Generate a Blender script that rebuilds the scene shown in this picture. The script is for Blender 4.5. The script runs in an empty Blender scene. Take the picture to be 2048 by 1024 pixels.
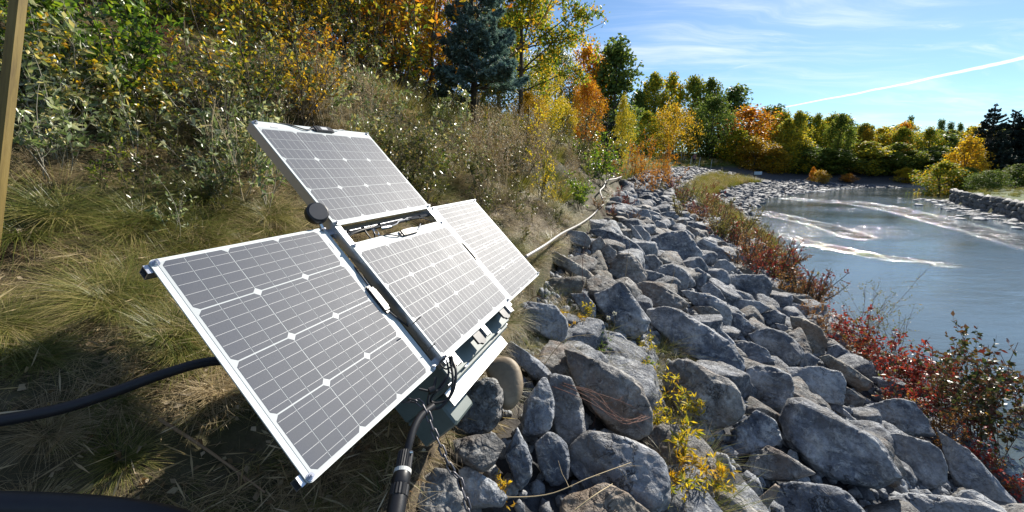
# Riverbank with a solar power station on riprap, hillside in autumn colours.
import bpy, math, random
import numpy as np
from math import radians, sin, cos, pi

# ------------------------------------------------------------------ camera, sky, sun, exposure
F = 793.4; CX = 1024.0; CY = 463.0           # focal length and optical centre in pixels of the 2048 px photograph
TH = math.atan(135.0 / 793.4)                # camera pitch below the horizon
SC = bpy.context.scene
COL = SC.collection
cam_d = bpy.data.cameras.new('camera'); cam = bpy.data.objects.new('camera', cam_d); COL.objects.link(cam)
cam_d.sensor_width = 36.0; cam_d.lens = F / 2048 * 36.0
cam_d.shift_y = -(512 - CY) / 2048
cam_d.clip_start = 0.05; cam_d.clip_end = 2000
cam.location = (0, 0, 0); cam.rotation_euler = (pi / 2 - TH, 0, 0)
SC.camera = cam

SUN_AZ = radians(41); SUN_EL = radians(31.5)   # azimuth clockwise from +Y
sun_dir = (sin(SUN_AZ) * cos(SUN_EL), cos(SUN_AZ) * cos(SUN_EL), sin(SUN_EL))
sd = bpy.data.lights.new('sun', 'SUN'); sun = bpy.data.objects.new('sun', sd); COL.objects.link(sun)
sd.energy = 5.0; sd.angle = radians(0.5); sd.color = (1.0, 0.93, 0.82)
from mathutils import Vector, Matrix, Euler
sun.rotation_euler = (-Vector(sun_dir)).to_track_quat('-Z', 'Y').to_euler()
sun.location = (0, 0, 30)

SC.view_settings.view_transform = 'Standard'; SC.view_settings.look = 'None'
SC.view_settings.gamma = 1.0; SC.view_settings.use_curve_mapping = False
SC.view_settings.exposure = 0.88
SC.cycles.max_bounces = 6; SC.cycles.diffuse_bounces = 2; SC.cycles.glossy_bounces = 3
SC.cycles.transmission_bounces = 3; SC.cycles.transparent_max_bounces = 4
SC.cycles.caustics_reflective = False; SC.cycles.caustics_refractive = False
SC.cycles.use_denoising = True

world = bpy.data.worlds.new('World'); SC.world = world; world.use_nodes = True

class NT:
    """small helper round a node tree"""
    def __init__(s, t): s.t = t; s.n = t.nodes; s.l = t.links
    def add(s, typ, **kw):
        nd = s.n.new(typ)
        for k, v in kw.items(): setattr(nd, k, v)
        return nd
    def link(s, a, b): s.l.new(a, b)
    def val(s, sock, v):
        if hasattr(v, 'is_linked'): s.l.new(v, sock)
        elif v is not None:
            try: sock.default_value = v
            except Exception: sock.default_value = (*v, 1.0)
    def math(s, op, a, b=None, c=None, clamp=False):
        nd = s.add('ShaderNodeMath', operation=op, use_clamp=clamp)
        s.val(nd.inputs[0], a)
        if b is not None: s.val(nd.inputs[1], b)
        if c is not None: s.val(nd.inputs[2], c)
        return nd.outputs[0]
    def vmath(s, op, a, b=None, out=0):
        nd = s.add('ShaderNodeVectorMath', operation=op)
        s.val(nd.inputs[0], a)
        if b is not None:
            if op == 'SCALE': s.val(nd.inputs[3], b)
            else: s.val(nd.inputs[1], b)
        return nd.outputs[out]
    def noise(s, vec, scale, detail=4, rough=.55, dist=0.0, out=0, dim='3D'):
        nd = s.add('ShaderNodeTexNoise', noise_dimensions=dim)
        if vec is not None: s.l.new(vec, nd.inputs['Vector'])
        nd.inputs['Scale'].default_value = scale; nd.inputs['Detail'].default_value = detail
        nd.inputs['Roughness'].default_value = rough; nd.inputs['Distortion'].default_value = dist
        return nd.outputs[out]
    def voronoi(s, vec, scale, feature='F1', out=0, rand=1.0):
        nd = s.add('ShaderNodeTexVoronoi', feature=feature)
        if vec is not None: s.l.new(vec, nd.inputs['Vector'])
        nd.inputs['Scale'].default_value = scale; nd.inputs['Randomness'].default_value = rand
        return nd.outputs[out]
    def ramp(s, fac, stops, interp='LINEAR'):
        nd = s.add('ShaderNodeValToRGB'); cr = nd.color_ramp; cr.interpolation = interp
        while len(cr.elements) > 1: cr.elements.remove(cr.elements[-1])
        cr.elements[0].position = stops[0][0]; cr.elements[0].color = _c(stops[0][1])
        for p, c in stops[1:]:
            e = cr.elements.new(p); e.color = _c(c)
        s.l.new(fac, nd.inputs[0]); return nd.outputs[0]
    def mix(s, fac, a, b, blend='MIX'):
        nd = s.add('ShaderNodeMix', data_type='RGBA', blend_type=blend)
        s.val(nd.inputs[0], fac); s.val(nd.inputs[6], a); s.val(nd.inputs[7], b)
        return nd.outputs[2]
    def mapping(s, vec, loc=(0, 0, 0), rot=(0, 0, 0), scale=(1, 1, 1)):
        nd = s.add('ShaderNodeMapping'); s.l.new(vec, nd.inputs[0])
        nd.inputs[1].default_value = loc; nd.inputs[2].default_value = rot; nd.inputs[3].default_value = scale
        return nd.outputs[0]
    def bump(s, h, strength=.5, dist=.01, normal=None):
        nd = s.add('ShaderNodeBump'); s.l.new(h, nd.inputs['Height'])
        nd.inputs['Strength'].default_value = strength; nd.inputs['Distance'].default_value = dist
        if normal is not None: s.l.new(normal, nd.inputs['Normal'])
        return nd.outputs[0]
def _c(c):
    if isinstance(c, (int, float)): return (c, c, c, 1)
    return (*c, 1.0) if len(c) == 3 else c

def ray(u, v):
    """world direction (unit depth) through a pixel of the 2048x1024 photograph"""
    x = (u - CX) / F; y = (v - CY) / F
    return np.array([x, cos(TH) - y * sin(TH), -sin(TH) - y * cos(TH)])
def at(u, v, s): return ray(u, v) * s

# --- the sky: Nishita daylight with high thin cirrus and one aircraft trail
w = NT(world.node_tree); w.n.clear()
sky = w.add('ShaderNodeTexSky', sky_type='NISHITA', sun_disc=False)
sky.sun_elevation = SUN_EL; sky.sun_rotation = SUN_AZ; sky.altitude = 1050; sky.air_density = 1.0
sky.dust_density = 0.05; sky.ozone_density = 1.6
tc = w.add('ShaderNodeTexCoord'); dirv = tc.outputs['Generated']
sep = w.add('ShaderNodeSeparateXYZ'); w.link(dirv, sep.inputs[0])
zc = w.math('MAXIMUM', sep.outputs[2], 0.0)
zz = w.math('ADD', zc, 0.10)
cmb = w.add('ShaderNodeCombineXYZ')
w.link(w.math('DIVIDE', sep.outputs[0], zz), cmb.inputs[0]); w.link(w.math('DIVIDE', sep.outputs[1], zz), cmb.inputs[1])
plane = cmb.outputs[0]
warp = w.noise(plane, .7, 3, .5, out=1)
wp = w.vmath('ADD', plane, w.vmath('SCALE', w.vmath('SUBTRACT', warp, (.5, .5, .5)), 0.9))
s1 = w.mapping(wp, rot=(0, 0, radians(52)), scale=(.28, 1.5, 1))
n1 = w.noise(s1, 1.3, 8, .62, .3)
s2 = w.mapping(wp, loc=(3, 1, 0), rot=(0, 0, radians(20)), scale=(.5, 1.6, 1))
n2 = w.noise(s2, 1.9, 9, .66, .6)
c1 = w.ramp(n1, [(.42, 0), (.74, 1)], 'EASE')
c2 = w.ramp(n2, [(.56, 0), (.78, 1)], 'EASE')
patch = w.ramp(w.noise(plane, .45, 2, .5), [(.30, 0.3), (.58, 1)])
cl = w.math('ADD', w.math('MULTIPLY', c1, .75), w.math('MULTIPLY', c2, .55), clamp=True)
cl = w.math('MULTIPLY', cl, patch)
# veil that thickens towards the sun
sdot = w.vmath('DOT_PRODUCT', dirv, sun_dir, out=1)
halo = w.math('POWER', w.math('MAXIMUM', sdot, 0.0), 7.0)
veil = w.math('MULTIPLY', halo, w.math('ADD', .32, w.math('MULTIPLY', n1, .5)))
cl = w.math('ADD', w.math('MULTIPLY', cl, .85), w.math('MULTIPLY', veil, .30), clamp=True)
# contrail: a narrow band along a great circle
a0 = ray(1556, 218); a0 = a0 / np.linalg.norm(a0); a1 = ray(2048, 106); a1 = a1 / np.linalg.norm(a1)
nrm = np.cross(a0, a1); nrm /= np.linalg.norm(nrm)
tang = np.cross(nrm, a0)
along = w.vmath('DOT_PRODUCT', dirv, tuple(tang), out=1)      # sine of the angle from its thin end
fwd_ = w.vmath('DOT_PRODUCT', dirv, tuple(a0), out=1)
wob = w.math('MULTIPLY', w.math('SUBTRACT', w.noise(dirv, 9.0, 3, .6), .5), .010)
sag = w.math('MULTIPLY', w.math('MULTIPLY', along, w.math('SUBTRACT', .50, along)), .10)
off = w.math('ABSOLUTE', w.math('ADD', w.math('ADD', w.vmath('DOT_PRODUCT', dirv, tuple(nrm), out=1), wob), w.math('MULTIPLY', sag, -1.0)))
width = w.math('ADD', .0012, w.math('MULTIPLY', w.math('MAXIMUM', along, 0), w.math('MULTIPLY', w.noise(dirv, 26.0, 6, .85), 0.012)))
trail = w.math('SUBTRACT', 1.0, w.math('DIVIDE', off, width), clamp=True)
trail = w.math('POWER', trail, .85)
trail = w.math('MULTIPLY', trail, w.math('MULTIPLY', w.math('GREATER_THAN', along, 0.0), w.math('GREATER_THAN', fwd_, 0.0)))
trail = w.math('MULTIPLY', trail, .95)
fade = w.ramp(zc, [(0.0, .25), (.12, 1)])
cl = w.math('MULTIPLY', cl, fade)
cl = w.math('MAXIMUM', cl, trail)
cloudcol = w.mix(halo, (7.5, 8.0, 8.8, 1), (12.5, 12.7, 12.9, 1))
skytint = w.mix(1.0, sky.outputs[0], (.76, .98, 1.14, 1), 'MULTIPLY')
skycol = w.mix(trail, w.mix(cl, skytint, cloudcol), (12.0, 12.3, 12.7, 1))
bg = w.add('ShaderNodeBackground'); w.link(skycol, bg.inputs[0]); bg.inputs[1].default_value = 0.066
wo = w.add('ShaderNodeOutputWorld'); w.link(bg.outputs[0], wo.inputs[0])

# ------------------------------------------------------------------ general helpers
RNG = np.random.default_rng(7)
def tag(o, label=None, cat=None, group=None, kind=None):
    if label: o['label'] = label
    if cat: o['category'] = cat
    if group: o['group'] = group
    if kind: o['kind'] = kind
    return o
def link(o, parent=None):
    COL.objects.link(o)
    if parent is not None: o.parent = parent
    return o
def empty(name, loc, rz=0.0, scale=1.0):
    o = bpy.data.objects.new(name, None); o.empty_display_size = .1
    o.location = tuple(float(c) for c in loc); o.rotation_euler = (0, 0, rz); o.scale = (scale,) * 3
    return link(o)
def mesh_np(name, V, Fc, mat=None, smooth=False, attrs=None):
    """V (n,3); Fc: an (m,k) index array or a list of them"""
    me = bpy.data.meshes.new(name)
    V = np.asarray(V, dtype=np.float32)
    Fl = Fc if isinstance(Fc, list) else [Fc]
    Fl = [np.asarray(f, dtype=np.int32) for f in Fl if len(f)]
    me.vertices.add(len(V)); me.vertices.foreach_set('co', V.ravel())
    nl = sum(f.size for f in Fl); npoly = sum(len(f) for f in Fl)
    me.loops.add(nl); me.polygons.add(npoly)
    me.loops.foreach_set('vertex_index', np.concatenate([f.ravel() for f in Fl]))
    tot = np.concatenate([np.full(len(f), f.shape[1], np.int32) for f in Fl])
    st = np.concatenate([[0], np.cumsum(tot)[:-1]]).astype(np.int32)
    me.polygons.foreach_set('loop_start', st)
    if smooth: me.polygons.foreach_set('use_smooth', np.ones(npoly, bool))
    me.update(calc_edges=True)
    if attrs:
        for k, a in attrs.items():
            a = np.asarray(a, dtype=np.float32)
            at_ = me.attributes.new(k, 'FLOAT', 'POINT'); at_.data.foreach_set('value', a)
    if mat is not None: me.materials.append(mat)
    return me
def obj(name, me, parent=None):
    return link(bpy.data.objects.new(name, me), parent)

class MB:
    """collects boxes, tubes and prisms into one mesh"""
    def __init__(s): s.V = []; s.F = {3: [], 4: []}; s.P = []; s.n = 0
    def add(s, V, faces):
        for f in faces:
            f = [i + s.n for i in f]
            s.P.append(f)
        s.V += [tuple(map(float, v)) for v in V]; s.n += len(V)
    def box(s, a, b, ch=0.0):
        x0, y0, z0 = a; x1, y1, z1 = b
        if ch <= 0:
            V = [(x0, y0, z0), (x1, y0, z0), (x1, y1, z0), (x0, y1, z0), (x0, y0, z1), (x1, y0, z1), (x1, y1, z1), (x0, y1, z1)]
            s.add(V, [(3, 2, 1, 0), (4, 5, 6, 7), (0, 1, 5, 4), (1, 2, 6, 5), (2, 3, 7, 6), (3, 0, 4, 7)])
        else:
            loops = []
            for z, i in ((z0, ch), (z0 + ch, 0), (z1 - ch, 0), (z1, ch)):
                c = ch
                loops.append([(x0 + i + c, y0 + i, z), (x1 - i - c, y0 + i, z), (x1 - i, y0 + i + c, z), (x1 - i, y1 - i - c, z),
                              (x1 - i - c, y1 - i, z), (x0 + i + c, y1 - i, z), (x0 + i, y1 - i - c, z), (x0 + i, y0 + i + c, z)])
            V = [p for l in loops for p in l]; fs = [tuple(range(7, -1, -1)), tuple(range(24, 32))]
            for k in range(3):
                for j in range(8): fs.append((k * 8 + j, k * 8 + (j + 1) % 8, k * 8 + 8 + (j + 1) % 8, k * 8 + 8 + j))
            s.add(V, fs)
        return s
    def tube(s, pts, r, n=8, cap=True, closed=False):
        pts = [np.array(p, float) for p in pts]; m = len(pts)
        rs = r if hasattr(r, '__len__') else [r] * m
        up = None; V = []
        for i, p in enumerate(pts):
            if closed: t = pts[(i + 1) % m] - pts[i - 1]
            else: t = pts[min(i + 1, m - 1)] - pts[max(i - 1, 0)]
            t = t / (np.linalg.norm(t) + 1e-12)
            if up is None:
                up = np.array([0, 0, 1.]) if abs(t[2]) < .9 else np.array([1., 0, 0])
            up = up - t * (up @ t); up /= np.linalg.norm(up) + 1e-12
            sd_ = np.cross(t, up)
            for k in range(n):
                a = 2 * pi * k / n
                V.append(p + (up * cos(a) + sd_ * sin(a)) * rs[i])
        fs = []
        for i in range(m if closed else m - 1):
            j = (i + 1) % m
            for k in range(n): fs.append((i * n + k, i * n + (k + 1) % n, j * n + (k + 1) % n, j * n + k))
        if cap and not closed:
            fs.append(tuple(range(n - 1, -1, -1))); fs.append(tuple((m - 1) * n + k for k in range(n)))
        s.add(V, fs); return s
    def prism(s, poly, z0, z1):
        n = len(poly)
        s.add([(x, y, z0) for x, y in poly] + [(x, y, z1) for x, y in poly],
              [tuple(range(n - 1, -1, -1)), tuple(range(n, 2 * n))] + [(k, (k + 1) % n, n + (k + 1) % n, n + k) for k in range(n)])
        return s
    def build(s, name, mat, parent=None, smooth=False, M=None):
        me = bpy.data.meshes.new(name); me.from_pydata(s.V, [], s.P); me.update()
        if mat is not None: me.materials.append(mat)
        if smooth:
            for p in me.polygons: p.use_smooth = True
            try: me.set_sharp_from_angle(angle=radians(38))
            except Exception: pass
        o = obj(name, me, parent)
        return o
def spline(pts, n=8):
    """Catmull-Rom through the points"""
    P = [np.array(p, float) for p in pts]; P = [2 * P[0] - P[1]] + P + [2 * P[-1] - P[-2]]; out = []
    for i in range(1, len(P) - 2):
        for k in range(n):
            t = k / n; a, b, c, d = P[i - 1], P[i], P[i + 1], P[i + 2]
            out.append(.5 * ((2 * b) + (-a + c) * t + (2 * a - 5 * b + 4 * c - d) * t * t + (-a + 3 * b - 3 * c + d) * t ** 3))
    out.append(P[-2]); return out

# value noise for shapes
def _hash(i, j, k, seed):
    h = (i.astype(np.int64) * 374761393 + j.astype(np.int64) * 668265263 + k.astype(np.int64) * 2147483647 + seed * 1274126177) & 0xffffffff
    h = (h ^ (h >> 13)) * 1274126177 & 0xffffffff
    return ((h ^ (h >> 16)) & 0xffffff) / float(0xffffff)
def vnoise(P, seed=0):
    P = np.asarray(P, float); I = np.floor(P).astype(np.int64); f = P - I; f = f * f * (3 - 2 * f)
    r = 0
    for a in (0, 1):
        for b in (0, 1):
            for c in (0, 1):
                wgt = (f[:, 0] if a else 1 - f[:, 0]) * (f[:, 1] if b else 1 - f[:, 1]) * (f[:, 2] if c else 1 - f[:, 2])
                r = r + wgt * _hash(I[:, 0] + a, I[:, 1] + b, I[:, 2] + c, seed)
    return r * 2 - 1
def fbm(P, seed=0, oct=4, gain=.5):
    r = 0; a = 1.0; P = np.asarray(P, float)
    for o in range(oct):
        r = r + a * vnoise(P * 2 ** o + 17.3 * o, seed + o); a *= gain
    return r
def P3(x, y, z=None):
    x = np.asarray(x, float)
    return np.stack([x, np.asarray(y, float), np.zeros_like(x) if z is None else z], -1)

# ------------------------------------------------------------------ terrain
CREST = np.array([(-6, -14, -1.1), (-2.2, -3, -1.1), (-1.0, -.2, -1.15), (-.62, .6, -1.15), (-.36, 1.2, -1.15), (-.2, 2.06, -1.2), (.07, 3.26, -1.15), (.56, 5.0, -1.12),
                  (2.26, 10.1, -1.1), (4.0, 15.5, -1.0), (7.6, 25.9, -.75), (13, 38, -.6), (21.4, 54, -.4), (32, 66, -.3), (46, 72, -.3), (90, 76, -.3), (240, 80, -.3)])
LB = np.array([(4.6, -30), (4.7, 0), (5.3, 3.55), (5.8, 4.45), (6.5, 6.2), (7.5, 8.3), (9.8, 13.2), (12.5, 19), (16.9, 28), (24.2, 38), (28.9, 42.8),
               (37.4, 49.9), (43, 53.9), (50, 57.5), (60, 59.5), (90, 61), (260, 64)])
RB = np.array([(260, 50), (90, 49), (60, 47), (48, 43.5), (42, 38.5), (37.2, 32.5), (33.8, 27.5), (29.9, 22.5), (26, 14), (24, 0), (23, -30)])
WATER = -3.4
def polyd(x, y, L):
    """unsigned distance to a polyline, the side (+ = left of its direction) and the index position"""
    x = np.asarray(x, float); y = np.asarray(y, float)
    best = np.full(x.shape, 1e18); side = np.zeros(x.shape); tt = np.zeros(x.shape)
    for i in range(len(L) - 1):
        ax, ay = L[i][0], L[i][1]; bx, by = L[i + 1][0], L[i + 1][1]
        dx, dy = bx - ax, by - ay; l2 = dx * dx + dy * dy
        t = np.clip(((x - ax) * dx + (y - ay) * dy) / l2, 0, 1)
        px, py = ax + t * dx, ay + t * dy
        d = (x - px) ** 2 + (y - py) ** 2
        m = d < best - 1e-12
        best = np.where(m, d, best); side = np.where(m, np.sign(dx * (y - ay) - dy * (x - ax)), side); tt = np.where(m, i + t, tt)
    return np.sqrt(best), side, tt
def sstep(a, b, v):
    t = np.clip((v - a) / (b - a), 0, 1); return t * t * (3 - 2 * t)
def terrain(x, y, detail=True):
    x = np.atleast_1d(np.asarray(x, float)); y = np.atleast_1d(np.asarray(y, float))
    dC, sC, tC = polyd(x, y, CREST); dL, sL, tL = polyd(x, y, LB); dR, sR, tR = polyd(x, y, RB)
    zC = np.interp(tC, range(len(CREST)), CREST[:, 2])
    hill = sC > 0; land = sL > 0; right = sR > 0
    k = np.interp(y, [20, 45, 70], [1, .6, .32])
    d = np.maximum(dC - np.interp(y, [-1, 1.5, 3.0, 5], [.45, .45, .2, 0]), 0) + .12 * np.minimum(dC, .4)
    H = .66 * np.minimum(d, 2.8) + .42 * np.clip(d - 2.8, 0, 11) + .10 * np.clip(d - 13.8, 0, 60)
    H = H * np.where(d < .6, d / .6 * .7 + .3, 1)
    zh = zC + H * k
    t = dC / (dC + dL + 1e-9)
    zs = zC * (1 - t) + WATER * t - .22
    zr = WATER + np.where((y < 34), sstep(.05, .35, dR) * .0 + np.where(dR > .12, 1.0, 0), sstep(0, 3, dR) * .9) + .05 * np.clip(dR - 1, 0, 40)
    zb = WATER - .25 - .35 * np.minimum(np.minimum(dL, dR), 3)
    z = np.where(hill, zh, np.where(land, zs, np.where(right, zr, zb)))
    strip = np.where(hill, 0.0, np.where(land, 1.0, 0.0))
    strip = strip * sstep(0, .35, dC)
    if detail:
        n = fbm(P3(x * .9, y * .9), 3, 4) * .5
        near = np.clip(np.hypot(x, y) / 4, .35, 1.6)
        z = z + np.where(hill, n * .34 * near * np.minimum(dC / .8, 1), n * .12)
        z = z + fbm(P3(x * 7, y * 7), 11, 3) * .018
    return z, dict(dC=dC * np.where(hill, -1, 1), dL=dL * np.where(land, 1, -1), dR=dR * np.where(right, 1, -1), t=t, strip=strip, zC=zC)
def tz(x, y): return float(terrain(x, y)[0][0])
def hit(u, v, up=0.0, s0=.5, s1=260):
    """first point where the ray through a pixel meets the ground raised by `up`"""
    d = ray(u, v); s = np.geomspace(s0, s1, 1400)
    P = d[None] * s[:, None]; z = terrain(P[:, 0], P[:, 1])[0] + up
    z = np.maximum(z, WATER)
    m = np.nonzero(P[:, 2] <= z)[0]
    return P[m[0]] if len(m) else P[-1]
def project(P):
    P = np.atleast_2d(P); yc = -(P[:, 1] * sin(TH) + P[:, 2] * cos(TH)); zc_ = P[:, 1] * cos(TH) - P[:, 2] * sin(TH)
    zc_ = np.where(zc_ < .05, .05, zc_)
    return CX + F * P[:, 0] / zc_, CY + F * yc / zc_, zc_
# ------------------------------------------------------------------ materials
def mat(name, fn, disp=False):
    m = bpy.data.materials.new(name); m.use_nodes = True; t = NT(m.node_tree); t.n.clear()
    out = t.add('ShaderNodeOutputMaterial'); sh = fn(t)
    t.link(sh, out.inputs[0]); return m
def bsdf(t, col, rough=.6, metal=0.0, spec=.5, normal=None, **kw):
    b = t.add('ShaderNodeBsdfPrincipled')
    t.val(b.inputs['Base Color'], _c(col) if isinstance(col, tuple) else col)
    t.val(b.inputs['Roughness'], rough); t.val(b.inputs['Metallic'], metal)
    b.inputs['Specular IOR Level'].default_value = spec
    if normal is not None: t.link(normal, b.inputs['Normal'])
    for k, v in kw.items(): t.val(b.inputs[k], v)
    return b.outputs[0]
def ocoord(t): return t.add('ShaderNodeTexCoord').outputs['Object']
def wcoord(t): return t.add('ShaderNodeNewGeometry').outputs['Position']
def attr(t, name): return t.add('ShaderNodeAttribute', attribute_name=name).outputs['Fac']
def orand(t): return t.add('ShaderNodeObjectInfo').outputs['Random']

def rock_mat(name, c_dark, c_mid, c_light, vein=.5, lichen=(.52, .53, .52), rust=0.0):
    def fn(t):
        o = ocoord(t); r = orand(t)
        off = t.vmath('ADD', o, t.vmath('SCALE', (7.1, 3.3, 5.7), r))
        n1 = t.noise(off, 3.2, 8, .62, .3); n2 = t.noise(off, 14, 6, .6, .5); n3 = t.noise(off, 55, 4, .6)
        base = t.ramp(n1, [(.34, c_dark), (.5, c_mid), (.66, c_light)])
        wv = t.vmath('ADD', off, t.vmath('SCALE', t.noise(off, 3, 4, .6, out=1), .5))
        scuff = t.math('MULTIPLY', t.ramp(t.noise(t.mapping(wv, rot=(.5, .3, .8), scale=(1, 1, 2.6)), 6.5, 10, .78, .4), [(.50, 0), (.60, 1)]), vein)
        base = t.mix(t.math('MULTIPLY', scuff, t.ramp(n2, [(.38, .15), (.60, 1)])), base, lichen)
        mott = t.ramp(t.noise(off, 22, 8, .8), [(.36, .50), (.50, 1), (.66, 1.35)])
        base = t.mix(1.0, base, mott, 'MULTIPLY')
        rl = t.math('ABSOLUTE', t.math('SUBTRACT', t.noise(wv, 2.6, 5, .55), .5))
        crack = t.ramp(rl, [(0.0, 0), (.006, 1)])
        msk = t.ramp(t.noise(off, 1.7, 2, .5), [(.45, 0), (.6, 1)])
        crack = t.math('SUBTRACT', 1.0, t.math('MULTIPLY', t.math('SUBTRACT', 1.0, crack), msk))
        base = t.mix(1.0, base, t.mix(crack, (.35, .35, .37), (1, 1, 1)), 'MULTIPLY')
        base = t.mix(t.math('MULTIPLY', t.ramp(t.noise(off, 1.3, 5, .65), [(.50, 0), (.66, 1)]), .45), base, (.20, .175, .14))
        if rust > 0:
            base = t.mix(t.math('MULTIPLY', t.ramp(t.noise(off, 2.4, 5, .6), [(.5, 0), (.62, 1)]), rust), base, (.20, .105, .045))
        val = t.math('ADD', .8, t.math('MULTIPLY', r, .45))
        base = t.mix(1.0, base, t.mix(val, (0, 0, 0), (1, 1, 1)), 'MULTIPLY')
        h = t.math('ADD', t.math('MULTIPLY', n1, 1.1), t.math('ADD', t.math('MULTIPLY', n2, .55), t.math('MULTIPLY', n3, .16)))
        h = t.math('ADD', h, t.math('MULTIPLY', crack, .22))
        return bsdf(t, base, t.ramp(n2, [(.3, .62), (.7, .82)]), spec=.35, normal=t.bump(h, 1.0, .06))
    return mat(name, fn)
M = {}
M['rock_g'] = rock_mat('blue_grey_limestone', (.055, .07, .10), (.165, .183, .215), (.45, .465, .49), .85)
M['rock_b'] = rock_mat('brown_grey_stone', (.065, .065, .068), (.17, .168, .165), (.38, .37, .35), .6, rust=.35)
M['rock_d'] = rock_mat('dark_far_stone', (.04, .05, .07), (.085, .10, .13), (.19, .205, .23), .3)
M['rock_l'] = rock_mat('pale_grey_stone', (.13, .145, .175), (.27, .29, .32), (.46, .475, .49), .7)
M['rock_t'] = rock_mat('tan_grey_stone', (.10, .095, .085), (.20, .19, .165), (.34, .32, .28), .35, rust=.4)
def _cobble(t):
    o = ocoord(t); n = t.noise(o, 12, 5, .6); b = t.noise(t.mapping(o, scale=(1, 1, 6)), 9, 4, .5)
    c = t.ramp(n, [(.3, (.20, .155, .105)), (.7, (.33, .265, .185))])
    c = t.mix(t.math('MULTIPLY', t.ramp(b, [(.5, 0), (.6, 1)]), .3), c, (.16, .12, .08))
    return bsdf(t, c, .6, spec=.4, normal=t.bump(t.noise(o, 60, 4, .6), .3, .004))
M['rock_c'] = mat('tan_cobble', _cobble)

def _ground(t):
    p = wcoord(t); st = attr(t, 'strip'); rv = attr(t, 'bed')
    n1 = t.noise(p, .9, 6, .6); n2 = t.noise(p, 9, 8, .7); n3 = t.noise(t.mapping(p, scale=(1, 1, 1)), 60, 5, .7)
    soil = t.ramp(n2, [(.3, (.035, .026, .018)), (.55, (.10, .078, .052)), (.75, (.20, .165, .115))])
    green = t.ramp(n3, [(.3, (.025, .035, .012)), (.7, (.075, .085, .03))])
    c = t.mix(t.ramp(n1, [(.42, 0), (.62, .8)]), soil, green)
    grav = t.ramp(t.noise(p, 16, 6, .7), [(.3, (.025, .026, .03)), (.6, (.075, .078, .085)), (.8, (.16, .16, .16))])
    c = t.mix(st, c, grav)
    far = t.ramp(t.noise(p, .35, 5, .65), [(.35, (.04, .06, .015)), (.6, (.085, .125, .028)), (.75, (.15, .165, .05))])
    c = t.mix(attr(t, 'far'), c, far)
    c = t.mix(rv, c, (.09, .075, .045)); c = t.mix(attr(t, 'shore'), c, (.42, .40, .36))
    h = t.math('ADD', t.math('MULTIPLY', n2, 1.0), t.math('MULTIPLY', n3, .35))
    return bsdf(t, c, .9, spec=.2, normal=t.bump(h, .8, .03))
M['ground'] = mat('earth', _ground)

def _water(t):
    p = wcoord(t); rf = attr(t, 'riffle')
    q = t.mapping(p, rot=(0, 0, radians(-32)), scale=(1.0, 2.2, 1))
    n1 = t.noise(q, .9, 4, .6, .3); n2 = t.noise(q, 4.0, 4, .6, .4); n3 = t.noise(q, 14, 3, .6, .4); n4 = t.noise(q, .12, 3, .5)
    rf = t.math('MULTIPLY', rf, t.ramp(t.noise(t.mapping(p, rot=(0, 0, radians(-32)), scale=(.7, 3.2, 1)), 1.1, 6, .7, .5), [(.38, .03), (.60, 1)]))
    rf = t.math('MULTIPLY', rf, t.ramp(t.noise(q, 2.2, 6, .75, .8), [(.30, .35), (.50, 1)]))
    calm = t.ramp(n4, [(.35, .35), (.65, 1.0)])
    amp = t.math('ADD', t.math('MULTIPLY', calm, .10), t.math('MULTIPLY', rf, 1.8))
    h = t.math('ADD', t.math('MULTIPLY', n1, .35), t.math('ADD', t.math('MULTIPLY', n2, .22), t.math('MULTIPLY', n3, .085)))
    h = t.math('MULTIPLY', h, amp)
    foam_glint = t.math('MULTIPLY', t.ramp(t.noise(q, 4, 8, .8, .6), [(.46, 0), (.62, 1)]), t.math('MULTIPLY', rf, 1.3), clamp=True)  # white on the riffles: broken water plus sun glitter painted into the colour
    deep = t.mix(t.noise(p, .25, 4, .6), (.06, .088, .095), (.085, .105, .105))
    c = t.mix(foam_glint, deep, (.7, .74, .78))
    return bsdf(t, c, t.math('ADD', .05, t.math('MULTIPLY', foam_glint, .4)), spec=.5, normal=t.bump(h, 1.0, .30), IOR=1.5)
M['water'] = mat('river_water', _water)

def simple(name, col, rough=.5, metal=0.0, spec=.5, grime=.0, bumpy=0.0, scale=30):
    def fn(t):
        o = ocoord(t); n = t.noise(o, scale, 5, .65)
        c = _c(col)
        if grime: c = t.mix(t.math('MULTIPLY', t.ramp(n, [(.4, 0), (.7, 1)]), grime), c, tuple(v * .45 for v in col[:3]) + (1,))
        rr = t.math('ADD', rough, t.math('MULTIPLY', t.math('SUBTRACT', n, .5), .2))
        return bsdf(t, c, rr, metal, spec, t.bump(n, bumpy, .003) if bumpy else None)
    return mat(name, fn)
def _white(t):
    o = ocoord(t); n = t.noise(o, 7, 5, .6); n2 = t.noise(o, 90, 3, .6)
    c = t.mix(t.ramp(n, [(.35, 0), (.75, .35)]), (.56, .60, .60), (.46, .52, .51))
    c = t.mix(t.math('MULTIPLY', t.ramp(n2, [(.62, 0), (.75, 1)]), .15), c, (.4, .4, .36))
    return bsdf(t, c, .5, spec=.3, normal=t.bump(n2, .15, .001))
M['white'] = mat('white_backsheet', _white)
def _cell(t):
    o = ocoord(t); r = orand(t)
    n = t.noise(t.add('ShaderNodeTexCoord').outputs['Object'], 900, 2, .5); d = t.noise(wcoord(t), 14, 5, .6)
    c = t.mix(t.ramp(d, [(.35, 0), (.8, .22)]), (.034, .045, .070), (.13, .13, .125))
    c = t.mix(t.math('MULTIPLY', r, .06), c, (.1, .1, .12))
    rough = t.math('ADD', .55, t.math('MULTIPLY', d, .10))
    return bsdf(t, c, rough, spec=.42, normal=t.bump(n, .35, .0006), **{'Sheen Weight': .75, 'Sheen Roughness': .35})
def _lam(t):
    n = t.noise(ocoord(t), 8, 4, .6)
    return bsdf(t, t.mix(n, (.46, .49, .50), (.38, .41, .42)), .5, spec=.35)
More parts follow.
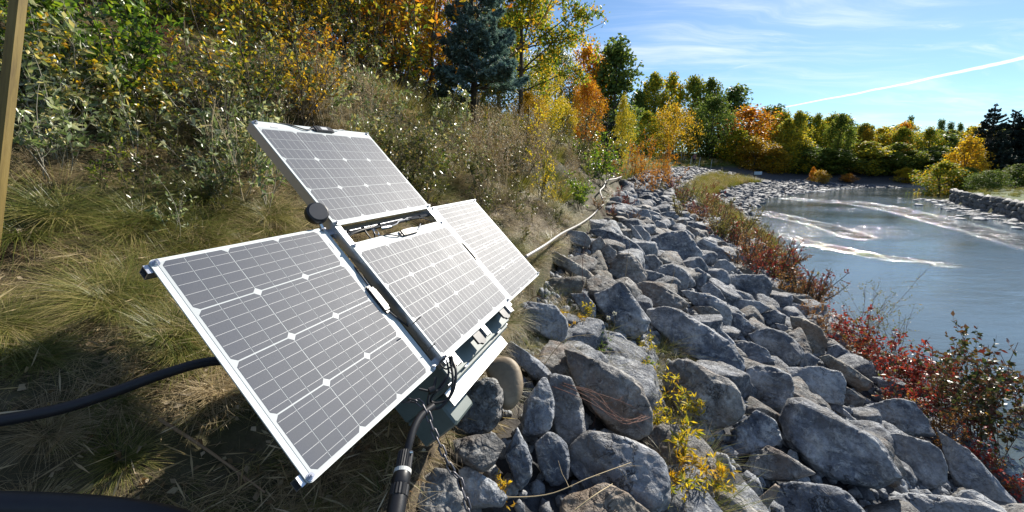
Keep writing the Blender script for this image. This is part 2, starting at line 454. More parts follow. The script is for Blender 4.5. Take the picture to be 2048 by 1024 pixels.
M['lam'] = mat('laminate_backing', _lam)
M['cell'] = mat('solar_cell', _cell)
M['busbar'] = simple('tinned_busbar', (.46, .47, .48), .5, .1)
M['alu'] = simple('aluminium', (.62, .64, .67), .33, .95, grime=.12, bumpy=.15, scale=60)
M['alu_b'] = simple('bright_aluminium_angle', (.62, .63, .63), .45, .75, grime=.10, bumpy=.2, scale=40)
M['steel'] = simple('stainless_steel', (.6, .6, .62), .25, 1.0)
M['galv'] = simple('dark_galvanised_chain', (.16, .155, .165), .42, .8, grime=.3)
M['box'] = simple('grey_green_enclosure_paint', (.13, .165, .155), .42, 0.0, grime=.35, bumpy=.12, scale=18)
M['black'] = simple('black_plastic', (.012, .012, .014), .38, 0.0, grime=.0, bumpy=.1, scale=60)
M['rubber'] = simple('black_rubber_cable', (.014, .014, .016), .42, 0.0)
M['hose'] = simple('black_conduit', (.012, .013, .02), .55, 0.0, grime=.3, bumpy=.3, scale=25)
M['greyplastic'] = simple('grey_black_housing', (.045, .048, .055), .45)
M['label'] = simple('pale_grey_sticker', (.42, .43, .45), .5)
M['ring'] = simple('white_ring', (.6, .61, .58), .4)
M['pipe'] = simple('weathered_grey_pipe', (.40, .37, .34), .4, 0.0, grime=.3, scale=12)
M['twig'] = simple('dry_twig', (.26, .17, .10), .8, grime=.5, scale=25)
M['redtwig'] = simple('red_brown_twig', (.17, .07, .045), .7, grime=.3, scale=25)
M['straw'] = simple('dry_stalk', (.42, .33, .19), .7)
M['bark'] = simple('bark', (.085, .065, .045), .85, grime=.6, bumpy=.8, scale=14)
M['stem'] = simple('weed_stem', (.13, .10, .055), .7)
M['palestem'] = simple('pale_weed_stem', (.27, .25, .19), .6)
def _post(t):
    o = ocoord(t); g = t.noise(t.mapping(o, scale=(14, 14, 1.2)), 3, 6, .65)
    c = t.ramp(g, [(.3, (.10, .065, .015)), (.55, (.20, .14, .03)), (.75, (.25, .18, .06))])
    return bsdf(t, c, .7, normal=t.bump(g, .5, .004))
M['post'] = mat('weathered_wood_stake', _post)
M['stonewall'] = rock_mat('retaining_wall_stone', (.05, .052, .06), (.10, .105, .115), (.2, .2, .2), .3)

def leaf_mat(name, stops, rough=.42, trans=.5, vary=.25, spec=.45):
    """stops: (position, colour) picked per leaf through the attribute lv"""
    def fn(t):
        lv = attr(t, 'lv'); p = wcoord(t)
        cl = t.noise(p, 1.6, 3, .5)
        f = t.math('ADD', lv, t.math('MULTIPLY', t.math('SUBTRACT', cl, .5), vary * 1.6))
        f = t.math('ADD', f, t.math('MULTIPLY', t.math('SUBTRACT', orand(t), .5), vary), clamp=True)
        c = t.ramp(f, [(p_, tuple(min(.72, x_ * 1.2) for x_ in c_)) for p_, c_ in stops])
        b = bsdf(t, c, rough, spec=spec)
        tr = t.add('ShaderNodeBsdfTranslucent'); t.link(t.mix(1.0, c, (1.0, 1.0, .75), 'MULTIPLY'), tr.inputs[0])
        mx = t.add('ShaderNodeMixShader'); mx.inputs[0].default_value = trans
        t.link(b, mx.inputs[1]); t.link(tr.outputs[0], mx.inputs[2]); return mx.outputs[0]
    return mat(name, fn)
GRN = (.05, .10, .015); DGRN = (.016, .038, .012); OLV = (.11, .12, .03); YGR = (.24, .27, .025); YEL = (.60, .44, .03)
GOLD = (.50, .26, .015); ORG = (.48, .155, .015); RED = (.30, .035, .035); DRED = (.10, .018, .016); BRN = (.13, .075, .03); TAN = (.30, .22, .11)
SIL = (.20, .23, .15); BGRN = (.14, .25, .02)
L = {}
L['silver'] = leaf_mat('silvery_leaves', [(0, (.05, .08, .025)), (.35, (.12, .17, .06)), (.65, (.24, .29, .13)), (.85, (.45, .48, .34)), (1, (.50, .42, .14))], .28, .45, .35, .7)
L['green'] = leaf_mat('green_leaves', [(0, DGRN), (.3, GRN), (.6, BGRN), (1, YGR)], .34, .55, spec=.6)
L['olive'] = leaf_mat('olive_leaves', [(0, DGRN), (.4, OLV), (.75, (.13, .13, .03)), (1, TAN)], .34, .4, spec=.7)
L['mixed'] = leaf_mat('yellow_green_leaves', [(0, DGRN), (.3, GRN), (.6, YGR), (.85, YEL), (1, GOLD)], .34, .45, spec=.7)
L['farmixed'] = leaf_mat('far_yellow_green_leaves', [(0, (.07, .12, .02)), (.3, (.14,.21,.03)), (.6, YGR), (.85, YEL), (1, GOLD)], .6, .5, spec=.12)
L['cotton'] = leaf_mat('cottonwood_leaves', [(0, GRN), (.4, (.16, .24, .03)), (.7, YGR), (.9, YEL), (1, GOLD)], .5, .55, spec=.25)
L['yellow'] = leaf_mat('yellow_leaves', [(0, OLV), (.25, YGR), (.55, YEL), (.85, YEL), (1, GOLD)], .5, .55, spec=.25)
L['gold'] = leaf_mat('golden_leaves', [(0, OLV), (.3, (.3, .19, .02)), (.6, GOLD), (1, YEL)], .5, .55, spec=.25)
L['orange'] = leaf_mat('orange_leaves', [(0, BRN), (.25, ORG), (.6, GOLD), (.85, ORG), (1, YEL)], .5, .55, spec=.25)
L['red'] = leaf_mat('red_leaves', [(0, DRED), (.35, RED), (.6, (.30, .05, .03)), (.8, BRN), (1, OLV)], .4, .45, spec=.4)
L['rust'] = leaf_mat('rust_leaves', [(0, BRN), (.35, (.26, .11, .03)), (.65, (.36, .16, .05)), (.85, TAN), (1, GOLD)], .45, .4)
L['purplegreen'] = leaf_mat('dark_red_green_leaves', [(0, DGRN), (.3, (.06, .075, .025)), (.6, (.11, .06, .03)), (.85, DRED), (1, OLV)], .4, .4, spec=.5)
L['brown'] = leaf_mat('brown_seed_heads', [(0, BRN), (.4, (.20, .14, .08)), (.8, (.34, .27, .18)), (1, (.5, .42, .3))], .6, .35)
L['spruce'] = leaf_mat('blue_spruce_needles', [(0, (.035, .07, .065)), (.45, (.11, .19, .185)), (1, (.27, .38, .37))], .55, .25, .15)
L['darkspruce'] = leaf_mat('dark_spruce_needles', [(0, (.008, .016, .012)), (.5, (.02, .035, .028)), (1, (.05, .07, .055))], .5, .12, .15)
L['darktree'] = leaf_mat('dark_tree_leaves', [(0, (.045, .08, .022)), (.45, (.12, .17, .04)), (.8, (.13, .16, .035)), (1, (.20, .20, .035))], .6, .5, .35, .12)
L['fargreen'] = leaf_mat('far_tree_leaves', [(0, (.06, .10, .02)), (.35, (.17, .22, .04)), (.65, (.32, .31, .05)), (.88, (.32, .27, .04)), (1, YEL)], .6, .5, .5, .12)
L['poplar'] = leaf_mat('poplar_leaves', [(0, (.04, .07, .025)), (.4, (.09, .14, .04)), (.8, (.17, .22, .06)), (1, YGR)], .5, .45, spec=.2)
L['grass'] = leaf_mat('green_grass_blades', [(0, (.045, .07, .012)), (.4, (.11, .135, .025)), (.7, (.24, .22, .06)), (1, (.42, .34, .16))], .4, .45, .35, .5)
L['dry'] = leaf_mat('dry_grass_blades', [(0, (.11, .08, .045)), (.4, (.29, .22, .12)), (.8, (.46, .37, .22)), (1, (.6, .5, .34))], .5, .4, .3, .4)
L['ygrass'] = leaf_mat('yellow_green_herbs', [(0, (.05, .07, .015)), (.4, (.15, .16, .025)), (.8, (.30, .24, .04)), (1, TAN)], .45, .45, .4)
L['whitefluff'] = leaf_mat('white_seed_fluff', [(0, (.5, .48, .44)), (1, (.75, .73, .7))], .8, .4, .1)
# ------------------------------------------------------------------ the ground sheet
def polar_sheet(r0, r1, nr, a0, a1, na):
    r = np.geomspace(r0, r1, nr); a = np.linspace(radians(a0), radians(a1), na)
    Rr, A = np.meshgrid(r, a, indexing='ij')
    x = (Rr * np.sin(A)).ravel(); y = (Rr * np.cos(A)).ravel()
    idx = np.arange(nr * na).reshape(nr, na)
    q = np.stack([idx[:-1, :-1], idx[:-1, 1:], idx[1:, 1:], idx[1:, :-1]], -1).reshape(-1, 4)
    return x, y, q, idx
x, y, q, idx = polar_sheet(.25, 900, 330, -180, 180, 561)
z, inf = terrain(x, y)
V = P3(x, y, z); V = np.vstack([V, [[0, 0, tz(0, 0)]]])
fan = np.stack([np.full(560, len(V) - 1), idx[0, 1:], idx[0, :-1]], -1)
ap = lambda a, v: np.append(a, v)
dist = np.hypot(x, y)
me = mesh_np('ground', V, [q, fan], M['ground'], True, dict(strip=ap(inf['strip'], 1), far=ap(np.maximum(sstep(18, 34, dist) * (1 - inf['strip']), (inf['dR'] > 0) * 1.0), 0),
             shore=ap(np.exp(-((inf['dL'] - .6) / 1.3) ** 2) * (y > 52) * .8, 0),
             bed=ap(((inf['dL'] < 0) & (inf['dR'] < 0)) * 1.0, 0)))
tag(obj('ground', me), 'sloping river bank of dry earth and grass rising to a wooded hillside', 'ground', kind='structure')

# ------------------------------------------------------------------ the river
x, y, q, idx = polar_sheet(3.2, 320, 210, -20, 110, 330)
RIF = [[(1590, 398), (1640, 402), (1700, 404), (1760, 413), (1830, 428), (1900, 446), (1980, 466), (2048, 486), (2140, 512)],
       [(1520, 424), (1580, 436), (1630, 447), (1680, 460), (1720, 474)], [(1560, 470), (1640, 490), (1760, 514), (1900, 530)],
       [(1770, 592), (1850, 606), (1900, 625)], [(1900, 404), (1960, 424), (2048, 452)]]
rf = np.zeros(len(x)); dx_ = np.zeros(len(x))
for k, pl in enumerate(RIF):
    pts = [ray(u, v) * (WATER / ray(u, v)[2]) for u, v in pl]
    d, _, _ = polyd(x, y, np.array(pts))
    wd = np.hypot(x, y) * (.017, .013, .012, .010, .015)[k] + .10
    rf = np.maximum(rf, np.exp(-(d / wd) ** 2) * (1.1, 1.0, .28, .0, .6)[k])
rf = rf * (0.8 + .45 * vnoise(P3(x * .5, y * .5), 5)).clip(0, 1.2)
rf = np.maximum(rf, .035 * (.5 + vnoise(P3(x * .12, y * .3), 9)).clip(0, 1) * sstep(10, 16, np.hypot(x, y)))
zz_ = WATER + fbm(P3(x * .35, y * .8), 21, 3) * .012 + rf * fbm(P3(x * 1.3, y * 2.3), 22, 3) * .05
me = mesh_np('water', P3(x, y, zz_), q, M['water'], True, dict(riffle=rf))
tag(obj('water', me), 'calm greenish river with bright sun glitter on two riffles', 'river', kind='structure')

# ------------------------------------------------------------------ rocks
def ico(level):
    t = (1 + 5 ** .5) / 2
    V = [(-1, t, 0), (1, t, 0), (-1, -t, 0), (1, -t, 0), (0, -1, t), (0, 1, t), (0, -1, -t), (0, 1, -t), (t, 0, -1), (t, 0, 1), (-t, 0, -1), (-t, 0, 1)]
    Fc = [(0, 11, 5), (0, 5, 1), (0, 1, 7), (0, 7, 10), (0, 10, 11), (1, 5, 9), (5, 11, 4), (11, 10, 2), (10, 7, 6), (7, 1, 8),
          (3, 9, 4), (3, 4, 2), (3, 2, 6), (3, 6, 8), (3, 8, 9), (4, 9, 5), (2, 4, 11), (6, 2, 10), (8, 6, 7), (9, 8, 1)]
    V = np.array(V, float); V /= np.linalg.norm(V, axis=1)[:, None]; Fc = np.array(Fc)
    for _ in range(level):
        e = np.sort(np.vstack([Fc[:, [0, 1]], Fc[:, [1, 2]], Fc[:, [2, 0]]]), 1)
        u, inv_ = np.unique(e, axis=0, return_inverse=True); inv_ = inv_.ravel()
        mid = V[u[:, 0]] + V[u[:, 1]]; mid /= np.linalg.norm(mid, axis=1)[:, None]
        n = len(Fc); a, b, c = inv_[:n] + len(V), inv_[n:2 * n] + len(V), inv_[2 * n:] + len(V)
        V = np.vstack([V, mid])
        Fc = np.vstack([np.stack([Fc[:, 0], a, c], 1), np.stack([Fc[:, 1], b, a], 1), np.stack([Fc[:, 2], c, b], 1), np.stack([a, b, c], 1)])
    return V, Fc
ICO = {k: ico(k) for k in (1, 2, 3, 4, 5)}
def hull(dirs, planes, q=26):
    """radial form of an intersection of half-spaces with slightly rounded edges"""
    acc = 0
    for n, d in planes:
        c = np.maximum(dirs @ n, 1e-3) / d
        acc = acc + c ** q
    return acc ** (-1 / q)
def rockify(dirs, planes, size, seed, q=26, rough=1.0):
    r = hull(dirs, planes, q)
    P = dirs * r[:, None]
    o = np.array([seed * 3.7, seed * 1.3, seed * 2.1])
    n1 = fbm(P / size * 1.6 + o, seed, 3); n2 = fbm(P / size * 5 + o, seed + 9, 4)
    n3 = 1 - np.abs(fbm(P / size * 2.4 + o, seed + 31, 3)) * 2
    amp = size * rough
    P = P * (1 + (n1 * .06 + n2 * .034 - np.maximum(n3 - .66, 0) * .16) * rough)[:, None]
    st = np.sin((P @ np.array([.3, .2, .93])) / size * 22 + n1 * 3)
    P = P + dirs * (st * .006 * amp)[:, None]
    return P
def rand_planes(rng, dims, n=16, loose=.18):
    pl = []
    for _ in range(n):
        v = rng.normal(size=3); v /= np.linalg.norm(v)
        pl.append((v, float(np.linalg.norm(v * dims)) * (.80 + rng.random() * loose)))
    for ax in range(3):
        for sg in (-1, 1):
            v = np.zeros(3); v[ax] = sg; v += rng.normal(size=3) * .12; v /= np.linalg.norm(v)
            pl.append((v, dims[ax] * (.85 + .15 * rng.random())))
    return pl
HN = 'boulders of the riprap bank'
TRACED = [
 ('smooth tan river cobble wedged beside the metal flange of the solar unit','c',[(967,728),(992,712),(1013,710),(1035,724),(1047,752),(1049,777),(1038,809),(1021,825),(1003,820),(978,767)]),
 ('grey brown boulder in front of the tan cobble, nearest to the enclosure','b',[(932,767),(967,758),(992,760),(1006,781),(1006,802),(999,838),(985,859),(957,870),(914,870),(893,852),(894,831),(914,802)]),
 ('dark stone with one bright pitted corner, below the grey brown boulder','b',[(903,880),(942,873),(985,863),(1003,880),(1017,895),(1006,916),(985,930),(974,948),(950,941),(918,923),(900,905)]),
 ('dark blue slanting stone squeezed behind the pitted stone near the chain','g',[(992,859),(1003,831),(1028,848),(1049,880),(1063,919),(1063,955),(1042,980),(1017,973),(992,948),(1010,909)]),
 ('blunt upright grey stone just right of the tan cobble','g',[(1053,774),(1070,752),(1092,754),(1099,774),(1108,809),(1104,848),(1088,873),(1056,873),(1031,855),(1029,834),(1049,806)]),
 ('smooth slate-coloured block with a straight right edge, right of the blunt upright stone','g',[(1099,749),(1141,756),(1152,777),(1166,809),(1172,873),(1145,902),(1120,891),(1106,859),(1095,802)]),
 ('long pale grey slab sloping behind the tan cobble','l',[(1012,688),(1028,678),(1049,692),(1077,720),(1113,745),(1131,763),(1099,767),(1063,756),(1049,742),(1017,710)]),
 ('small knobbly dark stone between dead leaves in the lower middle','g',[(1070,887),(1095,866),(1117,870),(1134,891),(1138,923),(1134,959),(1113,973),(1092,962),(1077,930)]),
 ('large cracked blue boulder in the lower middle, left of the yellow weeds','g',[(1145,891),(1180,866),(1241,873),(1287,891),(1323,919),(1337,962),(1333,1008),(1312,1024),(1259,1024),(1170,980),(1138,930)]),
 ('broad boulder with a smooth sunlit brown face, under the thin red twigs','b',[(1127,699),(1156,697),(1205,724),(1255,742),(1284,774),(1301,820),(1303,859),(1276,880),(1223,859),(1170,813),(1152,767),(1134,731)]),
 ('wet-looking dark rock with a rusty top, touched by the end of the chain','b',[(850,955),(871,937),(900,944),(918,973),(935,1015),(942,1051),(850,1051),(829,980)]),
 ('bright jagged stone right of the chain end','l',[(916,941),(939,932),(967,951),(992,966),(1013,994),(999,1012),(967,1015),(939,1015),(928,990)]),
 ('tan layered rock cut off by the bottom edge, lower middle','t',[(1127,1001),(1170,980),(1209,967),(1234,969),(1255,987),(1287,1001),(1312,1026),(1305,1058),(1170,1058),(1120,1037)]),
 ('dark brownish boulder right of the yellow weeds, with lichen on its face','b',[(1337,731),(1358,719),(1383,724),(1419,742),(1461,763),(1483,791),(1490,816),(1475,838),(1436,863),(1397,870),(1365,852),(1348,809),(1330,767)]),
 ('small speckled grey stone half hidden by the yellow weeds','l',[(1433,905),(1454,909),(1467,941),(1467,980),(1447,990),(1419,973),(1415,937)]),
 ('stone with a brown left half and blue right half at the bottom edge','b',[(1404,987),(1426,980),(1475,990),(1500,1012),(1525,1037),(1454,1058),(1390,1051)]),
 ('cracked flat grey boulder right of the enclosure, under dry grass','l',[(1013,618),(1058,605),(1110,612),(1132,640),(1134,677),(1102,699),(1073,688),(1050,655),(1017,640)]),
 ('pointed upright blue boulder with a pale stripe, beside the two white seed heads','g',[(1188,588),(1225,573),(1243,567),(1262,588),(1284,618),(1297,640),(1292,666),(1262,677),(1240,666),(1206,625)]),
 ('dark wedge stone with a ledge on top, above the huge long boulder','b',[(1262,577),(1281,564),(1314,566),(1351,588),(1375,606),(1370,618),(1333,621),(1295,614),(1269,595)]),
 ('rounded pale grey boulder behind the dark wedge stone','l',[(1299,558),(1321,530),(1347,527),(1370,540),(1377,558),(1370,577),(1347,586),(1310,573)]),
 ('dark boulder behind the small dry thistle heads','b',[(1217,540),(1225,521),(1240,506),(1262,508),(1281,528),(1295,551),(1288,569),(1258,580),(1236,566),(1214,551)]),
 ('broad blue boulder with a pale crest in the middle of the bank','g',[(1303,477),(1340,465),(1370,465),(1388,484),(1403,506),(1399,521),(1370,528),(1329,521),(1303,502)]),
 ('long low blue slab sloping right from below the grey pipe','g',[(1180,460),(1206,458),(1251,473),(1277,491),(1290,510),(1288,525),(1258,517),(1221,491),(1195,480)]),
 ('flat grey slab right beside the grey pipe','l',[(1106,467),(1132,460),(1169,465),(1182,480),(1177,499),(1154,495),(1125,482),(1091,473)]),
 ('weathered slab half buried in soil below the grey pipe','t',[(1088,506),(1125,502),(1147,517),(1169,536),(1195,551),(1191,569),(1169,566),(1140,547),(1110,528)]),
 ('small upright stone below the long low blue slab','b',[(1184,484),(1199,473),(1212,488),(1206,506),(1188,517),(1179,502)]),
 ('very dark little stone under the long low blue slab','b',[(1195,506),(1214,488),(1232,502),(1236,525),(1217,532)]),
 ('narrow grey stone behind the orange dead leaves','g',[(1140,588),(1169,588),(1191,610),(1191,636),(1177,644),(1154,610)]),
 ('low grey stone under green grass blades, left of the huge long boulder','l',[(1206,662),(1240,666),(1262,688),(1266,707),(1240,703),(1217,688)]),
 ('steep stone with a sharp white edge up the bank','l',[(1262,451),(1281,451),(1299,469),(1305,488),(1295,499),(1277,480)]),
 ('dark stone in dry grass at the top edge of the riprap','b',[(1225,447),(1243,447),(1258,462),(1255,480),(1236,469)]),
 ('blue triangular stone behind the broad boulder with a pale crest','g',[(1288,454),(1314,441),(1329,447),(1340,464),(1318,465)]),
 ('small dark brown stone near the red plants, mid bank','b',[(1359,458),(1377,451),(1399,464),(1399,478),(1373,475)]),
 ('flat blue stone touching the red plants, mid bank','g',[(1355,445),(1385,443),(1418,454),(1425,467),(1407,469),(1370,454)]),
 ('lumpy grey boulder left of the rusty plants','l',[(1388,488),(1407,478),(1436,491),(1462,510),(1466,525),(1429,525),(1403,510)]),
 ('speckled pale stone at the edge of the rusty plants','l',[(1411,471),(1433,469),(1455,488),(1451,497),(1425,488)]),
 ('wide dark blue boulder near the rusty plants','g',[(1429,558),(1451,551),(1500,549),(1529,551),(1544,569),(1540,592),(1522,608),(1481,603),(1444,588)]),
 ('peaked stone with a sunlit left face above the wide dark boulder','l',[(1418,543),(1436,521),(1451,519),(1474,536),(1485,549),(1444,553),(1425,564)]),
 ('squat blue stone right of the rounded pale boulder','g',[(1373,540),(1396,536),(1414,547),(1411,569),(1399,584),(1373,573)]),
 ('small triangular stone left of the wide dark boulder','g',[(1399,580),(1418,564),(1440,580),(1451,599),(1422,603)]),
 ('rounded boulder with white veins behind the striped stone','l',[(1355,588),(1377,582),(1429,592),(1451,606),(1462,625),(1459,662),(1429,655),(1388,610)]),
 ('flat sunlit slab below the wide dark boulder','l',[(1455,603),(1481,599),(1518,603),(1540,618),(1518,629),(1477,625)]),
 ('flat stone with thin dark stripes above the huge long boulder','t',[(1366,621),(1388,612),(1425,614),(1440,625),(1429,640),(1399,640)]),
 ('huge long blue boulder with white scuffs, centre of the bank','g',[(1294,621),(1329,614),(1370,625),(1414,655),(1459,684),(1485,721),(1487,747),(1462,759),(1414,736),(1362,707),(1333,677),(1303,651)]),
 ('round-backed stone behind the huge long boulder','g',[(1418,658),(1444,660),(1466,681),(1481,707),(1459,696)]),
 ('blue stone right of the boulder with white veins','g',[(1462,625),(1481,629),(1511,655),(1496,673),(1474,677),(1461,658)]),
 ('smooth bluish stone right of the huge long boulder','g',[(1470,688),(1503,684),(1533,699),(1548,729),(1518,736),(1488,714)]),
 ('biggest boulder at lower right, mottled white, above the bright flat slab','g',[(1565,832),(1581,800),(1604,798),(1654,818),(1708,850),(1753,877),(1776,913),(1812,963),(1812,981),(1790,986),(1753,977),(1726,990),(1713,995),(1672,968),(1617,932),(1572,886)]),
 ('domed boulder behind the biggest lower right one','g',[(1710,827),(1735,809),(1790,798),(1826,805),(1853,836),(1876,886),(1853,893),(1799,873),(1753,873),(1726,841)]),
 ('rounded block with a white frosted top resting on the bright flat slab','l',[(1760,873),(1794,866),(1853,882),(1880,900),(1896,936),(1892,963),(1862,977),(1821,975),(1794,945),(1772,909)]),
 ('bright flat slab along the bottom edge at lower right','l',[(1713,1002),(1753,979),(1817,986),(1880,970),(1944,995),(1989,1013),(2048,1040),(1989,1067),(1762,1058)]),
 ('long sloping boulder at far lower right beside the leafy shrub','l',[(1867,855),(1898,873),(1939,900),(1985,950),(2030,1000),(2034,1018),(1989,1009),(1907,968),(1889,913)]),
 ('block with a flat sunlit top behind the biggest lower right boulder','l',[(1563,741),(1581,734),(1645,734),(1681,746),(1690,773),(1685,809),(1654,807),(1586,796),(1581,773)]),
 ('round-faced stone with a pale star-shaped scuff, left of the flat-topped block','g',[(1493,741),(1509,732),(1550,737),(1581,750),(1588,787),(1572,814),(1536,823),(1509,809),(1497,773)]),
 ('smooth stone sitting just above the round-faced scuffed stone','g',[(1488,719),(1518,707),(1550,719),(1556,737),(1509,734),(1493,739)]),
 ('dark rugged boulder in the middle of the lower right bank','g',[(1497,669),(1531,655),(1568,664),(1599,691),(1608,714),(1581,732),(1554,732),(1518,696)]),
 ('brown-faced slanting block near the red shrub','t',[(1579,630),(1604,635),(1640,655),(1654,678),(1647,712),(1627,710),(1599,682),(1586,655)]),
 ('low grey stone left of the dark rugged boulder','g',[(1461,682),(1491,682),(1531,700),(1536,716),(1513,705),(1477,705)]),
 ('rounded stone below the brown-faced slanting block','g',[(1654,696),(1676,689),(1699,705),(1710,732),(1690,737),(1654,710)]),
 ('long brown slab lying below the red shrub','t',[(1631,719),(1658,710),(1695,730),(1744,764),(1740,777),(1704,784),(1672,750)]),
 ('flat grey slab behind the domed boulder, beside the red shrub','g',[(1717,796),(1744,755),(1794,757),(1830,782),(1849,809),(1849,832),(1821,805),(1785,798),(1735,809),(1717,818)]),
 ('peaked brownish stone left of the biggest lower right boulder','b',[(1482,950),(1504,909),(1536,891),(1559,900),(1595,922),(1654,963),(1645,972),(1572,963),(1504,981)]),
 ('layered blue rock at the bottom edge left of the bright slab','g',[(1536,1000),(1563,968),(1617,968),(1681,979),(1713,1004),(1735,1031),(1672,1067),(1536,1067)]),
 ('shaded navy stone deep between the lower right boulders','g',[(1454,895),(1472,850),(1513,823),(1550,841),(1568,886),(1545,895),(1491,936)]),
 ('fist-shaped stone in the pile left of the brown-faced block','g',[(1522,628),(1550,619),(1572,632),(1568,651),(1531,646)]),
 ('small pale stone near the orange leaves','l',[(1563,614),(1590,608),(1617,614),(1622,628),(1590,632)]),
 ('little light stone above the dark rugged boulder','l',[(1550,646),(1572,651),(1590,669),(1559,664)]),
 ('stone peeping out behind the biggest lower right boulder','g',[(1647,809),(1672,805),(1699,827),(1708,839),(1672,823)]),
 ('small stone right of the dark rugged boulder','g',[(1599,710),(1617,705),(1640,719),(1627,734),(1599,732)]),
 ('thin slab at the edge of the orange brown plants','t',[(1536,569),(1581,587),(1617,610),(1581,605),(1536,601)]),
 ('shaded stone under the leafy shrub at far right','b',[(1962,922),(2003,941),(2048,968),(2048,1009),(2025,995),(1985,950)]),
 ('stone half covered by the lowest red leaves','g',[(1658,669),(1690,669),(1713,687),(1699,700),(1672,689)]),
 ('thin tan flake leaning at the bottom edge, lower right','t',[(1497,1013),(1550,968),(1561,975),(1531,1024),(1509,1024)]),
 ('pale rounded boulder near the top edge of the riprap','l',[(1269,429),(1283,418),(1295,420),(1302,433),(1302,445),(1285,453),(1267,447)]),
 ('flat slab up the bank below the red plants','g',[(1322,425),(1338,424),(1357,431),(1361,441),(1345,439),(1326,431)]),
 ('blue wedge behind the small dark brown stone','g',[(1330,439),(1343,437),(1353,449),(1359,461),(1347,463)]),
 ('low stone at the foot of the farther red plants','g',[(1361,425),(1379,425),(1386,437),(1371,437)]),
 ('upright stone in dead leaves near the bend of the grey pipe','b',[(1203,441),(1211,435),(1220,437),(1216,459),(1205,457)]),
 ('dark upright stone two places right of the pipe bend','g',[(1224,447),(1236,445),(1252,453),(1257,472),(1244,470),(1228,461)]),
 ('wedge with a long pale sunlit edge near the top of the riprap','l',[(1259,447),(1267,453),(1287,480),(1296,498),(1275,492),(1265,468)]),
 ('brownish sloping stone behind the pale-edged wedge','t',[(1269,453),(1287,455),(1302,476),(1300,490),(1291,482)]),
]

def traced_rock(i, label, kind, poly):
    rng = np.random.default_rng(100 + i)
    poly = np.array(poly, float); c = poly.mean(0)
    a = 0.0; cx = cy = 0.0                                   # area centroid
    for (x0, y0), (x1, y1) in zip(poly, np.roll(poly, -1, 0)):
        cr = x0 * y1 - x1 * y0; a += cr; cx += (x0 + x1) * cr; cy += (y0 + y1) * cr
    c = np.array([cx / (3 * a), cy / (3 * a)])
    span = poly.max(0) - poly.min(0)
    low = c[1] + span[1] * .22
    g = hit(c[0], low, .06)
    s = np.linalg.norm(g) / np.linalg.norm(ray(c[0], low))
    s *= {0: .86, 1: .93, 2: .95, 4: .95}.get(i, 1.0)
    C = ray(c[0], c[1]) * s
    right = np.array([1, 0, 0.]); f = ray(c[0], c[1]); f /= np.linalg.norm(f)
    right = right - f * (right @ f); right /= np.linalg.norm(right); up = np.cross(right, f)
    pts = []
    for px, py in poly:
        d = ray(px, py); d = d / (d @ f) * (C @ f)
        o = d - C; pts.append((o @ right, o @ up))
    pts = np.array(pts); n = len(pts)
    area = .5 * sum(pts[k][0] * pts[(k + 1) % n][1] - pts[(k + 1) % n][0] * pts[k][1] for k in range(n))
    if area < 0: pts = pts[::-1]
    size = math.sqrt(abs(area)); depth = size * (.48 + .12 * rng.random())
    pl = []
    for k in range(n):
        p0, p1 = pts[k], pts[(k + 1) % n]; e = p1 - p0; ln = np.linalg.norm(e)
        if ln < 1e-6: continue
        nn = np.array([e[1], -e[0]]) / ln; d = nn @ p0
        if d <= size * .05: d = size * .05
        top = max(nn[1], 0)
        nv = nn[0] * right + nn[1] * up
        pl.append((nv, d * 1.03))
        ta = radians(24 + 26 * top + rng.uniform(-8, 10))          # upper edges lean back: sunlit tops
        v = nv * cos(ta) - f * sin(ta); pl.append((v, d * cos(ta) + depth * .50 * sin(ta)))
        ta = radians(35); v = nv * cos(ta) + f * sin(ta); pl.append((v, d * cos(ta) + depth * .5 * sin(ta)))
    for _ in range(3):
        v = -f + right * rng.uniform(-.32, .32) + up * rng.uniform(-.2, .4); v /= np.linalg.norm(v); pl.append((v, depth * rng.uniform(.66, .8)))
    pl.append((f, depth))
    big = span.max()
    lev = 5 if big > 75 else 4
    dirs, Fc = ICO[lev]
    round_ = kind == 'c'
    P = rockify(dirs, pl, size, i + 3, 9 if round_ else 34, .12 if round_ else 1.0)
    base = C + np.array([0, 0, 0.0]); mn = P[:, 2].min()
    me = mesh_np('boulder', P - np.array([0, 0, mn]), Fc, M['rock_' + kind], True)
    o = obj('cobble' if round_ else 'boulder', me); o.location = tuple(C + np.array([0, 0, mn]))
    tag(o, label, 'cobble' if round_ else 'boulder', HN)
    return C, size
TR = [traced_rock(i, l, k, p) for i, (l, k, p) in enumerate(TRACED)]
TRC = np.array([c for c, s in TR]); TRS = np.array([s for c, s in TR])

# fillers: the rest of the riprap, the 210 that show largest as boulders of their own, the others as one mass
proto = {}
rngF = np.random.default_rng(5)
def rock_arche(k, lev):
    key = (k, lev)
    if key not in proto:
        rg = np.random.default_rng(900 + k); dims = np.array([1, .62 + .3 * rg.random(), .45 + .3 * rg.random()])
        dirs, Fc = ICO[lev]
        P = rockify(dirs, rand_planes(rg, dims, 12), 1.4, 50 + k, 32, 1.0 if lev > 2 else .7)
        kind = ['g', 'b', 'l', 'g', 'b', 'g', 'g', 't'][k % 8]
        proto[key] = (P, Fc, mesh_np('boulder', P, Fc, M['rock_' + kind], True), kind)
    return proto[key]
cand = []
yv = 1.0
while yv < 60:                                               # march along the crest
    sp = np.interp(yv, [1, 6, 14, 30, 60], [.36, .48, .58, .60, .60])
    xs_c = np.interp(yv, CREST[:, 1], CREST[:, 0]); xs_w = np.interp(yv, LB[:, 1], LB[:, 0])
    xv = xs_c + .1
    while xv < xs_w + .5:
        cand.append((xv + rngF.uniform(-.4, .4) * sp, yv + rngF.uniform(-.4, .4) * sp, sp)); xv += sp
    yv += sp * .85
cand = np.array(cand)
zc_t, ci = terrain(cand[:, 0], cand[:, 1])
